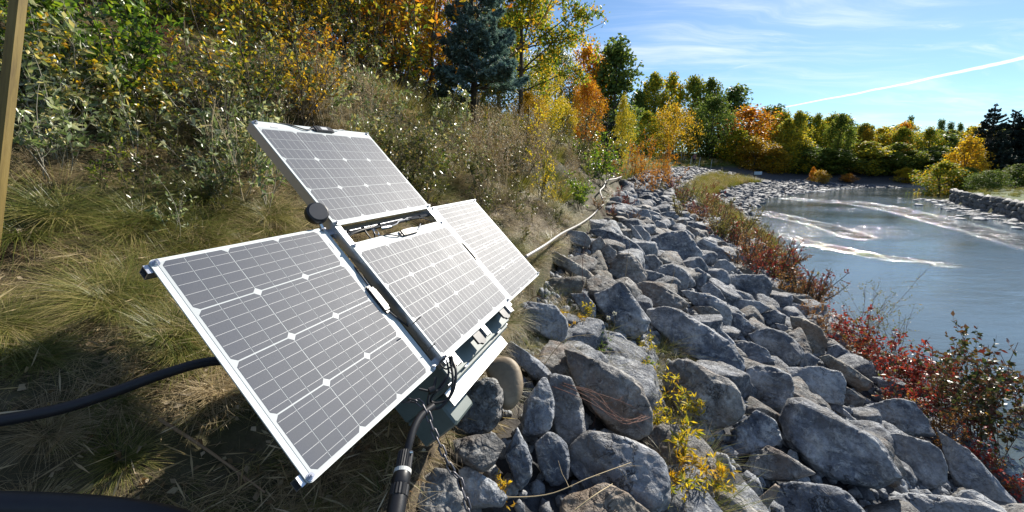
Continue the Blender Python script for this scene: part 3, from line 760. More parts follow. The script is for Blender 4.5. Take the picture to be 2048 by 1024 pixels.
u_, v_, s_ = project(np.stack([cand[:, 0], cand[:, 1], zc_t], 1))
t_ = ci['t']; yy = cand[:, 1]
# plant band that interrupts the stones far upstream, the stones stop short of it
band_lo = np.interp(yy, [6, 12, 20, 30, 60], [.96, .90, .66, .46, .36]); band_hi = np.interp(yy, [6, 12, 20, 30, 60], [1.2, 1.2, .90, .62, .66])
ok = (ci['strip'] > .2) & (u_ > -80) & (u_ < 2150) & (v_ < 1120) & (t_ < 1.0) & (ci['dL'] > -.3)
ok &= ~((t_ > band_lo) & (t_ < band_hi))
cand = cand[ok]; zc_t = zc_t[ok]; u_, v_, s_, t_ = u_[ok], v_[ok], s_[ok], t_[ok]
size = cand[:, 2] * rngF.uniform(.46, .80, len(cand))
# keep clear of the traced boulders and the solar unit
d3 = np.sqrt(((cand[:, None, :2] - TRC[None, :, :2]) ** 2).sum(2)); clash = (d3 < TRS[None] * .42).any(1)
ux = np.abs(cand[:, 0] + .12) < .5; clash |= (ux & (cand[:, 1] < 2.3))
near_tr = (d3 < TRS[None] * .9).any(1)
cand, zc_t, u_, v_, s_, t_, size, near_tr = [a[~clash] for a in (cand, zc_t, u_, v_, s_, t_, size, near_tr)]
size = np.where(near_tr, size * .62, size)
drop = np.where(near_tr, .26, .02)
pxs = F * size / s_
order = np.argsort(-pxs); nind = 0
stuff = {}; seen_l = {}
for rank, i in enumerate(order):
    inside = -20 < u_[i] < 2070 and v_[i] < 1060
    k = int(rngF.integers(0, 14)); rz = rngF.uniform(0, 6.28); tl = rngF.uniform(-.35, .35, 2)
    loc = (cand[i, 0], cand[i, 1], zc_t[i] + size[i] * .18 - drop[i])
    if nind < 215 and inside:
        P, Fc, me, kind = rock_arche(k, 4 if pxs[i] > 45 else 3)
        o = obj('boulder', me); o.location = loc; o.rotation_euler = (tl[0], tl[1], rz)
        o.scale = (size[i],) * 3; nind += 1
        where = ('low in the gaps between the larger boulders near the camera' if v_[i] > 620 else 'in the middle stretch of the riprap' if v_[i] > 470 else 'in the upper stretch of the riprap towards the bend')
        wt = {'g': 'blue grey', 'l': 'pale grey', 'b': 'brown grey', 't': 'tan grey'}[kind]
        lab = 'ordinary angular %s stone %s' % (wt, where)
        if v_[i] > 430:                                      # name it by the nearest boulder that has a look of its own
            uu, vv, _ = project(TRC); j = int(np.argmin(np.hypot(uu - u_[i], vv - v_[i]))); du, dv = u_[i] - uu[j], v_[i] - vv[j]
            rel = ('right of' if du > 0 else 'left of') if abs(du) > abs(dv) else ('below' if dv > 0 else 'above')
            ref = ' '.join(TRACED[j][0].split(',')[0].split()[:8]); sz_ = 'small' if pxs[i] < 60 else 'mid-sized'
            lab = '%s %s stone %s the %s' % (sz_, wt, rel, ref)
            if lab in seen_l: lab = lab.replace(sz_, sz_ + ' rough', 1)
            if lab in seen_l: lab = lab.replace('rough', 'blocky', 1)
            seen_l[lab] = 1
        tag(o, lab, 'boulder', HN)
    else:
        P, Fc, me, kind = rock_arche(k, 2 if pxs[i] > 9 else 1)
        Rm = np.array(Euler((tl[0], tl[1], rz)).to_matrix())
        Pw = (P * size[i]) @ Rm.T + np.array(loc)
        kind = 'd' if s_[i] > 16 else kind
        a = stuff.setdefault(kind, [[], [], 0]); a[0].append(Pw); a[1].append(Fc + a[2]); a[2] += len(Pw)
allV = []; allF = []; mi = []; off = 0; mats = []
for j, (kind, (vs, fs, n)) in enumerate(stuff.items()):
    allV += vs; fa = np.vstack(fs) + off; allF.append(fa); mi.append(np.full(len(fa), j)); off += n; mats.append(M['rock_' + kind])
me = mesh_np('riprap', np.vstack(allV), np.vstack(allF), None, True)
for m_ in mats: me.materials.append(m_)
me.polygons.foreach_set('material_index', np.concatenate(mi).astype(np.int32))
try: me.set_sharp_from_angle(angle=radians(40))
except Exception: pass
tag(obj('riprap', me), 'mass of small grey riprap stones lining the bank towards the river bend', 'riprap', kind='stuff')
# small gravel and stone chips in the gaps
gx = []; rg = np.random.default_rng(77)
n = 5200; yy = rg.uniform(1.0, 9.5, n); xc_ = np.interp(yy, CREST[:, 1], CREST[:, 0]); xw_ = np.interp(yy, LB[:, 1], LB[:, 0])
xx = xc_ + (xw_ - xc_) * rg.random(n); zz2, _ = terrain(xx, yy)
dirs, Fc = ICO[1]; vs = []; fs = []
for i in range(n):
    sz = rg.uniform(.015, .05) * (1 + yy[i] * .08)
    P = dirs * (1 + rg.uniform(-.25, .25, len(dirs)))[:, None] * sz * rg.uniform(.6, 1.2, 3) + (xx[i], yy[i], zz2[i] + sz * .2)
    vs.append(P); fs.append(Fc + i * len(dirs))
tag(obj('gravel', mesh_np('gravel', np.vstack(vs), np.vstack(fs), M['rock_l'], False)), 'loose gravel and stone chips in the gaps of the riprap', 'gravel', kind='stuff')

# retaining wall on the far bank: courses of blocks as parts
wall = empty('retaining_wall', (36.5, 31.5, WATER)); tag(wall, 'dark stone block retaining wall on the opposite bank, grass on top', 'wall')
rg = np.random.default_rng(8)
WP = [np.array([RB[k][0], RB[k][1]]) for k in (4, 5, 6, 7, 8)]
seg = [np.linalg.norm(WP[i + 1] - WP[i]) for i in range(4)]; tot = sum(seg)
def wpos(d):
    for i in range(4):
        if d <= seg[i] or i == 3:
            a = WP[i] + (WP[i + 1] - WP[i]) * d / seg[i]; e = (WP[i + 1] - WP[i]) / seg[i]; return a, e
        d -= seg[i]
blk = []
for k in range(5):
    dims = np.array([.55 + .25 * rg.random(), .22, .17]); dirs, Fc = ICO[2]
    blk.append(mesh_np('block', rockify(dirs, rand_planes(rg, dims * 1.02, 3, .3), .6, 300 + k, 14, .6), Fc, M['stonewall'], True))
for row in range(4):
    d = 3.0 + rg.uniform(0, .5)
    while d < min(tot, 24):
        a, e = wpos(d); o = obj('block', blk[rg.integers(0, 5)], wall)
        o.location = (a[0] - 36.5, a[1] - 31.5, .02 + row * .31); o.rotation_euler = (rg.uniform(-.05, .05), rg.uniform(-.05, .05), math.atan2(e[1], e[0]))
        d += 1.15 + rg.uniform(-.1, .2)
# stones in the shallows at the foot of the wall and along the far shore
vs = []; fs = []; n = 0
for i in range(240):
    if i < 120: a, e = wpos(rg.uniform(1, 23)); nrm_ = np.array([e[1], -e[0]]); p = a + nrm_ * abs(rg.normal(0, 1.2)); p = a - (a - p)
    else:
        k = rg.uniform(10, 13.6); i0 = int(k); a = LB[i0] + (LB[i0 + 1] - LB[i0]) * (k - i0); p = a + rg.normal(0, .5, 2)
    dirs, Fc = ICO[2]; P, _, _, _ = rock_arche(int(rg.integers(0, 14)), 2); sz = rg.uniform(.12, .42)
    Rm = np.array(Euler((0, 0, rg.uniform(0, 6))).to_matrix())
    vs.append((P * sz * (1, 1, .5)) @ Rm.T + (p[0], p[1], WATER + .0)); fs.append(Fc + n); n += len(P)
tag(obj('shore_stones', mesh_np('shore_stones', np.vstack(vs), np.vstack(fs), M['rock_g'], True)), 'low stones in the shallows along the opposite shore', 'stones', kind='stuff')

# ------------------------------------------------------------------ the solar power station
c2w = np.array([[1, 0, 0], [0, -sin(TH), cos(TH)], [0, -cos(TH), -sin(TH)]])
RA = c2w @ np.array([[.34417613, .65420379, -.67346877], [-.15681876, .74727007, .64575175], [.9257163, -.1166398, .35978395]])
TA = c2w @ np.array([-.87377705, .06980139, .94960139])
AX, AY, AZ = RA[:, 0], -RA[:, 1], -RA[:, 2]                  # array frame: right, up the slope, towards the viewer
AM = Matrix(((AX[0], AY[0], AZ[0], TA[0]), (AX[1], AY[1], AZ[1], TA[1]), (AX[2], AY[2], AZ[2], TA[2]), (0, 0, 0, 1)))
root_p = TA + AX * .9 - AY * .85 - AZ * .36
ROOT = empty('solar_power_station', root_p)
tag(ROOT, 'portable solar power station of four white-framed panels on a grey-green enclosure', 'solar power station')
RM = Matrix.Translation(Vector(root_p)).inverted()
def arr(o, mtx=None):                                        # place a part given in array coordinates
    o.matrix_local = RM @ AM @ (mtx or Matrix()); return o
def A(x, y, z): return TA + AX * x + AY * y + AZ * z         # array point in the world
PW, PH = .54, .654
# shared meshes
def cut_cell(mode):
    """a third of a pseudo-square cell: 0 left (two cut corners), 1 middle, 2 right"""
    w_, h_, c, e = .0510, .1545, .011, .0005
    if mode == 0: p = [(c, 0), (w_, 0), (w_, h_), (c, h_), (0, h_ - c), (0, c)]
    elif mode == 1: p = [(0, 0), (w_, 0), (w_, h_), (0, h_)]
    else: p = [(0, 0), (w_ - c, 0), (w_, c), (w_, h_ - c), (w_ - c, h_), (0, h_)]
    m = MB(); m.prism(p, 0.0, .0004)
    me = bpy.data.meshes.new('cell'); me.from_pydata(m.V, [], m.P); me.materials.append(M['cell']); return me
CELLM = [cut_cell(k) for k in range(3)]
def round_rect(x0, y0, x1, y1, r, n=5):
    out = []
    for cx_, cy_, a in ((x1 - r, y0 + r, -90), (x1 - r, y1 - r, 0), (x0 + r, y1 - r, 90), (x0 + r, y0 + r, 180)):
        for k in range(n + 1): t = radians(a + 90 * k / n); out.append((cx_ + r * cos(t), cy_ + r * sin(t)))
    return out
m = MB(); m.prism(round_rect(0, 0, PW, PH, .012), -.0035, 0)
sheet_me = bpy.data.meshes.new('solar_panel'); sheet_me.from_pydata(m.V, [], m.P); sheet_me.materials.append(M['white'])
m = MB(); r_ = [round_rect(a, a, PW - a, PH - a, .010) for a in (.0005, .004)]   # thin laminate lip round the laminate area
m.prism(round_rect(.014, .008, .507, PH - .010, .006), .0001, .0007)
lam_me = bpy.data.meshes.new('laminate'); lam_me.from_pydata(m.V, [], m.P); lam_me.materials.append(M['lam'])
m = MB()
X0, Y0 = .022, .014
for r in range(4):
    for b in range(5):
        yb = Y0 + r * .1582 + .1545 * (b + .5) / 5
        for s in range(9):
            xb = X0 + s * .0527 + (s // 3) * .0007
            m.box((xb + .001, yb - .0004, .0010), (xb + .0500, yb + .0004, .0012))
bus_me = bpy.data.meshes.new('busbar'); bus_me.from_pydata(m.V, [], m.P); bus_me.materials.append(M['busbar'])
# bolt: washer, hex nut, stud
m = MB()
def disc(r, n, z0, z1, ph=0): m.prism([(r * cos(2 * pi * k / n + ph), r * sin(2 * pi * k / n + ph)) for k in range(n)], z0, z1)
disc(.0095, 20, 0, .0016); disc(.0066, 6, .0016, .0072, .3); disc(.0036, 12, .0072, .0125)
bolt_me = bpy.data.meshes.new('bolt'); bolt_me.from_pydata(m.V, [], m.P); bolt_me.materials.append(M['steel'])
# junction housing with a raised lid and a sticker
m = MB(); m.box((-.016, -.052, 0), (.016, .052, .011), .003); m.box((-.011, -.060, 0), (.011, -.052, .007)); m.box((-.011, .052, 0), (.011, .060, .007))
m.box((-.014, -.038, .011), (.014, .038, .0125))
jb_me = bpy.data.meshes.new('junction_box'); jb_me.from_pydata(m.V, [], m.P); jb_me.materials.append(M['black'])
m = MB(); m.box((-.008, -.018, .0125), (.008, .018, .0130))
jl_me = bpy.data.meshes.new('sticker'); jl_me.from_pydata(m.V, [], m.P); jl_me.materials.append(M['label'])
m = MB(); m.box((-.0035, -.016, .0008), (.0035, .016, .0012))
id_me = bpy.data.meshes.new('rating_plate'); id_me.from_pydata(m.V, [], m.P); id_me.materials.append(M['label'])
def add_panel(mtx, label, bolts=True):
    p = obj('solar_panel', sheet_me, ROOT); arr(p, mtx); p['label'] = label
    obj('laminate', lam_me, p)
    for r in range(4):
        for s in range(9):
            o = obj('cell', CELLM[s % 3], p)
            o.location = (X0 + s * .0527 + (s // 3) * .0007, Y0 + r * .1582, .0007)
    tag(obj('busbar', bus_me, p), kind='stuff')
    for bx, by in ((.011, .012), (PW - .011, .012), (PW - .011, PH - .012), (.011, PH - .012)):
        o = obj('bolt', bolt_me, p); o.location = (bx, by, .0002); o.rotation_euler = (0, 0, bx * 9 + by * 4)
    o = obj('junction_box', jb_me, p); o.location = (.5235, .315, .0002)
    o = obj('sticker', jl_me, p); o.location = (.5235, .315, .0003)
    o = obj('rating_plate', id_me, p); o.location = (.5135, .57, .0)
    return p
T_ = Matrix.Translation; RZ = lambda a: Matrix.Rotation(radians(a), 4, 'Z')
ZF = .030
add_panel(T_((0, -.654, 0)), 'large lower left panel in upright format, nearest to the camera')
add_panel(T_((.559 + .654, .518 - .54, ZF)) @ RZ(90), 'upper panel in landscape format, tilted above the others')
add_panel(T_((.560 + .654, -.111 - .54, ZF)) @ RZ(90), 'lower middle panel in landscape format above the enclosure')
add_panel(T_((1.264 + .54, 0, 0)) @ RZ(180), 'lower right panel in upright format, partly behind the middle one')
# square tube rails
def rail(name, a, b, t=.002, col='alu', axis='y'):
    x0, y0, z0 = a; x1, y1, z1 = b; m = MB()
    if axis == 'x':
        m.box((x0, y0, z0), (x1, y1, z0 + t)); m.box((x0, y0, z1 - t), (x1, y1, z1)); m.box((x0, y0, z0 + t), (x1, y0 + t, z1 - t)); m.box((x0, y1 - t, z0 + t), (x1, y1, z1 - t))
    else:
        m.box((x0, y0, z0), (x0 + t, y1, z1)); m.box((x1 - t, y0, z0), (x1, y1, z1)); m.box((x0 + t, y0, z0), (x1 - t, y1, z0 + t)); m.box((x0 + t, y0, z1 - t), (x1 - t, y1, z1))
    return arr(m.build(name, M[col], ROOT))
for xr in (.560, 1.186):
    rail('rail', (xr, -.672 if xr > .6 else -.664, ZF - .0425), (xr + .026, .516, ZF - .0042))
for yr in (-.647, -.034):
    rail('rail', (-.012, yr, -.0295), (1.800, yr + .025, -.0042), axis='x')
rail('rail', (-.006, -.640, -.0295), (.018, -.04, -.0045)) if False else None
# channel ends with torn foil below the middle panel
for xr in (.60, .868, 1.150):
    m = MB(); m.box((xr, -.695, ZF - .024), (xr + .003, -.648, ZF - .002)); m.box((xr + .003, -.695, ZF - .005), (xr + .028, -.648, ZF - .002)); m.box((xr + .028, -.700, ZF - .026), (xr + .031, -.648, ZF - .001))
    arr(m.build('channel_end', M['alu_b'], ROOT))
for xr, sd_ in ((.80, 3), (1.085, 4)):
    rg = np.random.default_rng(sd_); n = 12; low = [-.690 - .018 * math.sin(pi * k / (n - 1)) + rg.uniform(-.004, .004) for k in range(n)]
    poly = [(xr + .075 * k / (n - 1), low[k]) for k in range(n)] + [(xr + .075, -.645), (xr, -.645)]
    m = MB(); m.prism(poly, ZF - .022, ZF - .012); arr(m.build('torn_gasket', M['greyplastic'], ROOT))
# enclosure: body, lid with a rim, bright angle flange, skid and hinge strip
m = MB(); m.box((.618, -.742, -.36), (1.20, -.215, -.062), .006); arr(m.build('enclosure', M['box'], ROOT))
m = MB(); m.box((.606, -.722, -.060), (1.212, -.205, -.040), .004); arr(m.build('enclosure_lid', M['box'], ROOT))
m = MB(); m.box((.604, -.7305, -.0665), (1.206, -.7265, -.0625)); m.box((.612, -.7365, -.0795), (1.19, -.7325, -.0745)); arr(m.build('rim_strip', M['alu'], ROOT))
m = MB(); m.box((.600, -.800, -.100), (1.142, -.7425, -.0965)); m.box((.600, -.800, -.118), (1.142, -.797, -.100)); arr(m.build('flange', M['alu_b'], ROOT))
m = MB()
for k in range(7): m.tube([A(.64 + .075 * k, -.785, -.0965) * 0 + np.array([.64 + .075 * k, -.785, -.0966]), np.array([.64 + .075 * k, -.785, -.0950])], .0016, 8)
arr(m.build('rivet', M['greyplastic'], ROOT))
m = MB(); m.box((.628, -.865, -.37), (.78, -.743, -.17), .008); arr(m.build('enclosure_base', M['box'], ROOT))
for x_ in (.72, 1.06):
    m = MB(); m.box((x_, -.7265, -.052), (x_ + .035, -.7225, -.046)); m.box((x_ + .006, -.7275, -.092), (x_ + .029, -.7215 - .004, -.052)); arr(m.build('latch', M['steel'], ROOT))
for x_, y_ in ((.63, -.70), (.90, -.705), (1.19, -.70), (1.19, -.40)):
    m = MB(); m.tube([np.array([x_, y_, -.0402]), np.array([x_, y_, -.0375])], .0045, 6); arr(m.build('screw', M['steel'], ROOT))
m = MB(); m.box((.6155, -.62, -.30), (.6178, -.30, -.10)); arr(m.build('side_plate', M['box'], ROOT))
# legs down to the ground
m = MB()
for x_ in (.66, 1.16):
    m.box((x_, -.40, -.60), (x_ + .03, -.37, -.36))
arr(m.build('support_leg', M['alu'], ROOT))
# antenna puck beside the upper panel's corner
c_ = at(636, 424, 1.42); ax_ = AZ * .75 + np.array([.35, -.55, .1]); ax_ /= np.linalg.norm(ax_)
m = MB(); prof = [(-.030, .030), (-.030, .036), (-.022, .0395), (-.004, .0395), (.003, .037), (.006, .033), (.006, .0)]
m.tube([c_ + ax_ * a for a, r in prof[:-1]], [r for a, r in prof[:-1]], 28)
pk = m.build('antenna', M['black'], ROOT, smooth=True); pk.matrix_parent_inverse = RM
m = MB(); m.tube([c_ + ax_ * .0061, c_ + ax_ * .0072], [.0325, .032], 28); fc = m.build('antenna_face', M['greyplastic'], pk, smooth=False)
m = MB(); m.tube([c_ - ax_ * .028, A(.545, -.045, -.02), A(.58, -.03, -.02)], .006, 8); o = m.build('antenna_bracket', M['alu'], ROOT); o.matrix_parent_inverse = RM
# wiring, straps and the dark tube behind the gap
def wire(name, pts, r, material='rubber', parent=ROOT, n=7, sm=True):
    m = MB(); m.tube(spline(pts, 6), r, n); o = m.build(name, M[material], parent, smooth=sm)
    if parent is ROOT: o.matrix_parent_inverse = RM
    return o
wire('cross_tube', [A(.565, -.052, .005), A(.9, -.048, .005), A(1.185, -.046, .005)], .0085, 'black')
for x_ in (.62, .70, .80, .98, 1.10): wire('cable_tie', [A(x_, -.038, .004), A(x_ + .001, -.045, .0150), A(x_ + .002, -.062, .006)], .0022, 'black', n=5)
wire('cable', [A(.60, -.20, -.01), A(.59, -.12, -.01), A(.60, -.07, .0), A(.66, -.056, .012), A(.76, -.052, .014)], .004)
wire('cable', [A(.70, -.052, .01), A(.71, -.085, .0), A(.735, -.105, -.01), A(.745, -.07, .005), A(.74, -.05, .01)], .0035)
wire('connector', [A(.79, -.064, .010), A(.815, -.067, .012), A(.85, -.068, .012)], .0085, 'steel', n=10)
wire('cable', [A(.84, -.067, .012), A(.89, -.065, .02), A(.93, -.05, .014), A(1.0, -.048, .012)], .0030, 'label')
wire('cable', [A(1.02, -.052, .012), A(1.10, -.062, .016), A(1.18, -.085, .0)], .0032)
m = MB()
for k in range(4):
    lk = [(.74 + .004 * k + .006 * cos(a), -.058 - .022 * k + .014 * sin(a), .014 + (.004 * cos(a) if k % 2 else 0)) for a in np.linspace(0, 2 * pi, 11)[:-1]]
    m.tube(lk, .0017, 5, closed=True)
arr(m.build('short_chain', M['steel'], ROOT, smooth=True))
# cables of the junction boxes
jC = (1.2140 - .315 - .0, -.111 - .0165)                     # middle panel housing sits on its top margin
def jw(x, y, z): return A(x, y, z)
wire('cable', [A(.70, -.10, .0), A(.76, -.115, .036), A(.82, -.135, .036), A(.842, -.1275, .037)], .0027)
wire('cable', [A(.955, -.1275, .037), A(.975, -.13, .038), A(1.0, -.115, .036), A(1.03, -.10, .030)], .0022, 'label')
wire('cable', [A(.64, .521, .025), A(.72, .515, .033), A(.79, .49, .036), A(.84, .5015, .038)], .0030)
wire('cable', [A(.955, .5015, .038), A(.985, .505, .036), A(1.02, .517, .034), A(1.05, .517, .030)], .0020, 'label')
wire('cable', [A(.555, -.10, -.03), A(.545, -.16, -.01), A(.528, -.22, .006), A(.5235, -.275, .008)], .0030)
wire('cable', [A(.5235, -.397, .008), A(.53, -.42, .008), A(.552, -.46, .002), A(.60, -.53, -.015), A(.63, -.56, -.03)], .0034)
wire('cable', [A(1.245, -.18, .0), A(1.248, -.30, .004), A(1.252, -.42, .004), A(1.262, -.52, .002)], .0032)
# cable loops hanging at the lower corner of the middle panel
P_ = lambda u, v, s: at(u, v, s)
loops = [[(893, 712, 1.36), (880, 727, 1.34), (893, 738, 1.33), (905, 728, 1.34), (905, 714, 1.36)],
         [(903, 712, 1.37), (912, 745, 1.33), (905, 785, 1.30), (880, 815, 1.27), (858, 812, 1.26), (858, 792, 1.27), (868, 772, 1.30), (872, 755, 1.32)],
         [(899, 715, 1.37), (906, 760, 1.33), (898, 795, 1.30), (874, 806, 1.28), (862, 800, 1.28), (875, 780, 1.30), (893, 755, 1.33)],
         [(893, 720, 1.36), (897, 748, 1.33), (884, 775, 1.30), (866, 783, 1.28), (838, 778, 1.27)]]
for lp, r in zip(loops, (.0032, .0048, .0045, .0036)): wire('cable', [P_(*p) for p in lp], r)
wire('cable_gland', [P_(858, 783, 1.26), P_(870, 778, 1.27)], .011, 'black', n=12)
for u, v in ((833, 640), (862, 693)):
    p0 = P_(u - 8, v + 8, 1.37); p1 = P_(u + 8, v - 6, 1.40); wire('cable_tie', [p0, (p0 + p1) / 2, p1], .0022, 'black', n=5)
# the thick cable with the screw connector: its own thing
pc = [P_(866, 812, 1.255), P_(842, 832, 1.21), P_(827, 858, 1.17), P_(819, 885, 1.14), P_(813, 908, 1.12)]
b_ = P_(806, 960, 1.07)
CB = empty('power_cable', b_); tag(CB, 'thick black cable ending in a ribbed screw connector with a white ring', 'cable'); cbi = Matrix.Translation(Vector(b_)).inverted()
def cpart(name, pts, r, mt, n=16, sm=True):
    m = MB(); m.tube(pts, r, n); o = m.build(name, M[mt], CB, smooth=sm); o.matrix_parent_inverse = cbi; return o
cpart('cord', spline(pc, 6), .0115, 'rubber')
d0, d1 = P_(812, 903, 1.12), P_(793, 1015, 1.00); dd = d1 - d0
def along_(t): return d0 + dd * t
def ribbed(name, t0, t1, r, nr):
    m = MB(); ax = dd / np.linalg.norm(dd); u1 = np.cross(ax, [0, 0, 1.]); u1 /= np.linalg.norm(u1); u2 = np.cross(ax, u1); N = nr * 2; V = []
    ts = [t0, t0 + .01, t1 - .01, t1]
    for i, t in enumerate(ts):
        for k in range(N):
            rr = r * (.94 if k % 2 else 1.02) * (.93 if i in (0, 3) else 1); a = 2 * pi * k / N; V.append(along_(t) + (u1 * cos(a) + u2 * sin(a)) * rr)
    fs = [tuple(range(N - 1, -1, -1)), tuple(3 * N + k for k in range(N))]
    for i in range(3):
        for k in range(N): fs.append((i * N + k, i * N + (k + 1) % N, (i + 1) * N + (k + 1) % N, (i + 1) * N + k))
    m.add(V, fs); o = m.build(name, M['black'], CB); o.matrix_parent_inverse = cbi
ribbed('coupling_nut', .02, .36, .0215, 22)
cpart('white_ring', [along_(.36), along_(.43)], .0235, 'ring', 24, False)
cpart('connector_body', [along_(.43), along_(.46), along_(.62), along_(.64)], [.0225, .0235, .0235, .0225], 'black', 24)
ribbed('coupling_nut', .64, .84, .0245, 18)
cpart('connector_end', [along_(.84), along_(1.0), along_(1.15)], [.0225, .0235, .023], 'black', 24)
cpart('clamp_screw', [P_(803, 906, 1.105), P_(826, 904, 1.105)], .0035, 'steel', 8)
# steel chain from the enclosure to the rocks, every link a part
ch = spline([P_(812, 800, 1.26), P_(840, 806, 1.24), P_(856, 830, 1.22), P_(867, 862, 1.20), P_(880, 890, 1.18), P_(893, 920, 1.16), P_(907, 946, 1.15), P_(918, 958, 1.15), P_(927, 985, 1.13), P_(936, 1015, 1.11), P_(944, 1040, 1.10)], 12)
CH = empty('chain', ch[60]); tag(CH, 'dark steel chain hanging from the enclosure down between the rocks', 'chain')
lm = MB(); Lh, Wd, rr = .0165, .0072, .0027
loop = [(Wd * cos(a), 0, (Lh - Wd) + Wd * sin(a)) for a in np.linspace(0, pi, 7)] + [(Wd * cos(a), 0, -(Lh - Wd) + Wd * sin(a)) for a in np.linspace(pi, 2 * pi, 7)]
lm.tube(loop, rr, 8, closed=True)
link_me = bpy.data.meshes.new('chain_link'); link_me.from_pydata(lm.V, [], lm.P); link_me.materials.append(M['galv'])
for p in link_me.polygons: p.use_smooth = True
acc = [0.0]
for a, b in zip(ch, ch[1:]): acc.append(acc[-1] + np.linalg.norm(b - a))
k = 0; d = 0.0
while d < acc[-1]:
    p = np.array([np.interp(d, acc, [c[j] for c in ch]) for j in range(3)]); p2 = np.array([np.interp(min(d + .01, acc[-1]), acc, [c[j] for c in ch]) for j in range(3)])
    t = p2 - p
    if np.linalg.norm(t) > 1e-6:
        qt = Vector(t).to_track_quat('Z', 'Y'); o = obj('chain_link', link_me, CH); o.location = Vector(p - ch[60])
        o.rotation_euler = (qt.to_matrix().to_4x4() @ Matrix.Rotation(radians(25 + 90 * (k % 2)), 4, 'Z')).to_euler()
    d += .0262; k += 1
# conduits, pipe, stake
COND = [P_(-160, 880, 1.06), P_(-20, 846, 1.12), P_(120, 818, 1.17), P_(230, 783, 1.23), P_(330, 747, 1.30), P_(430, 722, 1.40), P_(560, 720, 1.6), P_(700, 740, 1.75)]
def lone(name, label, cat, pts, r, mt, n=12, group=None):
    base = np.array(pts[len(pts) // 2]); m = MB(); sp_ = spline(pts, 8)
    rr = np.interp(np.linspace(0, 1, len(sp_)), np.linspace(0, 1, len(r)), r) if hasattr(r, '__len__') else r
    m.tube([p - base for p in sp_], rr, n); o = m.build(name, M[mt], None, smooth=True); o.location = Vector(base); return tag(o, label, cat, group)
lone('conduit', 'thick black flexible conduit crossing the grass below the left panel', 'hose', [P_(-160, 880, 1.06), P_(-20, 846, 1.12), P_(120, 818, 1.17), P_(230, 783, 1.23), P_(330, 747, 1.30), P_(430, 722, 1.40), P_(560, 720, 1.6), P_(700, 740, 1.75), P_(790, 760, 1.70)], .0165, 'hose')
lone('conduit', 'blurred dark conduit curving along the bottom left edge', 'hose', [P_(-200, 1010, .85), P_(-40, 1008, .88), P_(120, 1012, .92), P_(250, 1022, .94), P_(360, 1045, .96), P_(460, 1100, .96)], .026, 'hose')
g1 = [(1030, 528), (1052, 513), (1090, 490), (1125, 466), (1160, 448), (1185, 430), (1200, 414), (1207, 408), (1204, 396), (1200, 382), (1207, 374), (1214, 361), (1230, 358), (1244, 353)]
pp = []
for i, (u, v) in enumerate(g1):
    h_ = hit(u, v, .24 if i > 5 else .28)
    pp.append(h_)
lone('pipe', 'weathered grey pipe running up the bank from behind the right panel', 'pipe', pp[1:], [.016, .016, .017, .018, .02, .026, .03, .034], 'pipe')
b0 = at(-34, 480, 1.50); b0[2] -= .1; t0 = at(66, -260, 1.52)
m = MB(); ax = t0 - b0; Ln = np.linalg.norm(ax); m.box((-.020, -.015, 0), (.020, .015, Ln), .002); o = m.build('wooden_stake', M['post']); o.location = Vector(b0)
o.rotation_euler = (Vector(ax).to_track_quat('Z', 'Y').to_matrix().to_4x4() @ Matrix.Rotation(radians(28), 4, 'Z')).to_euler()
tag(o, 'leaning yellow-brown wooden stake at the left edge of the view', 'stake')
# ------------------------------------------------------------------ vegetation: mesh makers
def leaves(P, D, size, rng, aspect=.42, fold=.25, droop=.0, N=None):
    """folded four-corner leaves at points P along directions D; returns V, quads-as-tris, lv"""
    n = len(P); D = D / (np.linalg.norm(D, axis=1)[:, None] + 1e-9)
    if N is None: N = rng.normal(size=(n, 3)); N[:, 2] += .8
    S = np.cross(D, N); S /= np.linalg.norm(S, axis=1)[:, None] + 1e-9; Nn = np.cross(S, D)
    sz = size * rng.uniform(.65, 1.25, n); sz = sz[:, None]
    mid = P + D * sz * .45
    V = np.empty((n, 4, 3)); V[:, 0] = P; V[:, 1] = mid + S * sz * aspect * .5 + Nn * sz * fold * .25
    V[:, 2] = P + D * sz - Nn * sz * droop * .3; V[:, 3] = mid - S * sz * aspect * .5 + Nn * sz * fold * .25
    b = np.arange(n)[:, None] * 4
    T = np.concatenate([b + [[0, 1, 2]], b + [[0, 2, 3]]], 0)
    return V.reshape(-1, 3), T
def leafmesh(name, P, D, size, mt, rng, **k):
    V, T = leaves(P, D, size, rng, **k); lv = np.repeat(rng.random(len(P)), 4)
    return mesh_np(name, V, T, mt, False, dict(lv=lv))
def tubes_np(lines, n=4):
    """many thin tapered tubes as one mesh: lines = [(pts, r0, r1)]"""
    Vs = []; Fs = []; off = 0
    for pts, r0, r1 in lines:
        pts = np.asarray(pts, float); m = len(pts)
        t = np.gradient(pts, axis=0); t /= np.linalg.norm(t, axis=1)[:, None] + 1e-9
        up = np.where(np.abs(t[:, 2:3]) < .9, [[0, 0, 1.]], [[1., 0, 0]]); a = np.cross(t, up); a /= np.linalg.norm(a, axis=1)[:, None] + 1e-9; b = np.cross(t, a)
        rr = np.linspace(r0, r1, m)[:, None]
        ring = np.stack([pts + (a * cos(2 * pi * k / n) + b * sin(2 * pi * k / n)) * rr for k in range(n)], 1)
        Vs.append(ring.reshape(-1, 3)); i = np.arange(m - 1)[:, None] * n; k = np.arange(n)[None]
        q = np.stack([i + k, i + (k + 1) % n, i + n + (k + 1) % n, i + n + k], -1).reshape(-1, 4) + off
        Fs.append(q); off += m * n
    return np.vstack(Vs), np.vstack(Fs)
def curve(p, d, L, rng, bend=.25, grav=0.0, n=6):
    pts = [np.array(p, float)]; d = np.array(d, float); d /= np.linalg.norm(d)
    for k in range(n):
        d = d + rng.normal(size=3) * bend / n * 1.6 + np.array([0, 0, grav / n]); d /= np.linalg.norm(d)
        pts.append(pts[-1] + d * L / n)
    return np.array(pts)
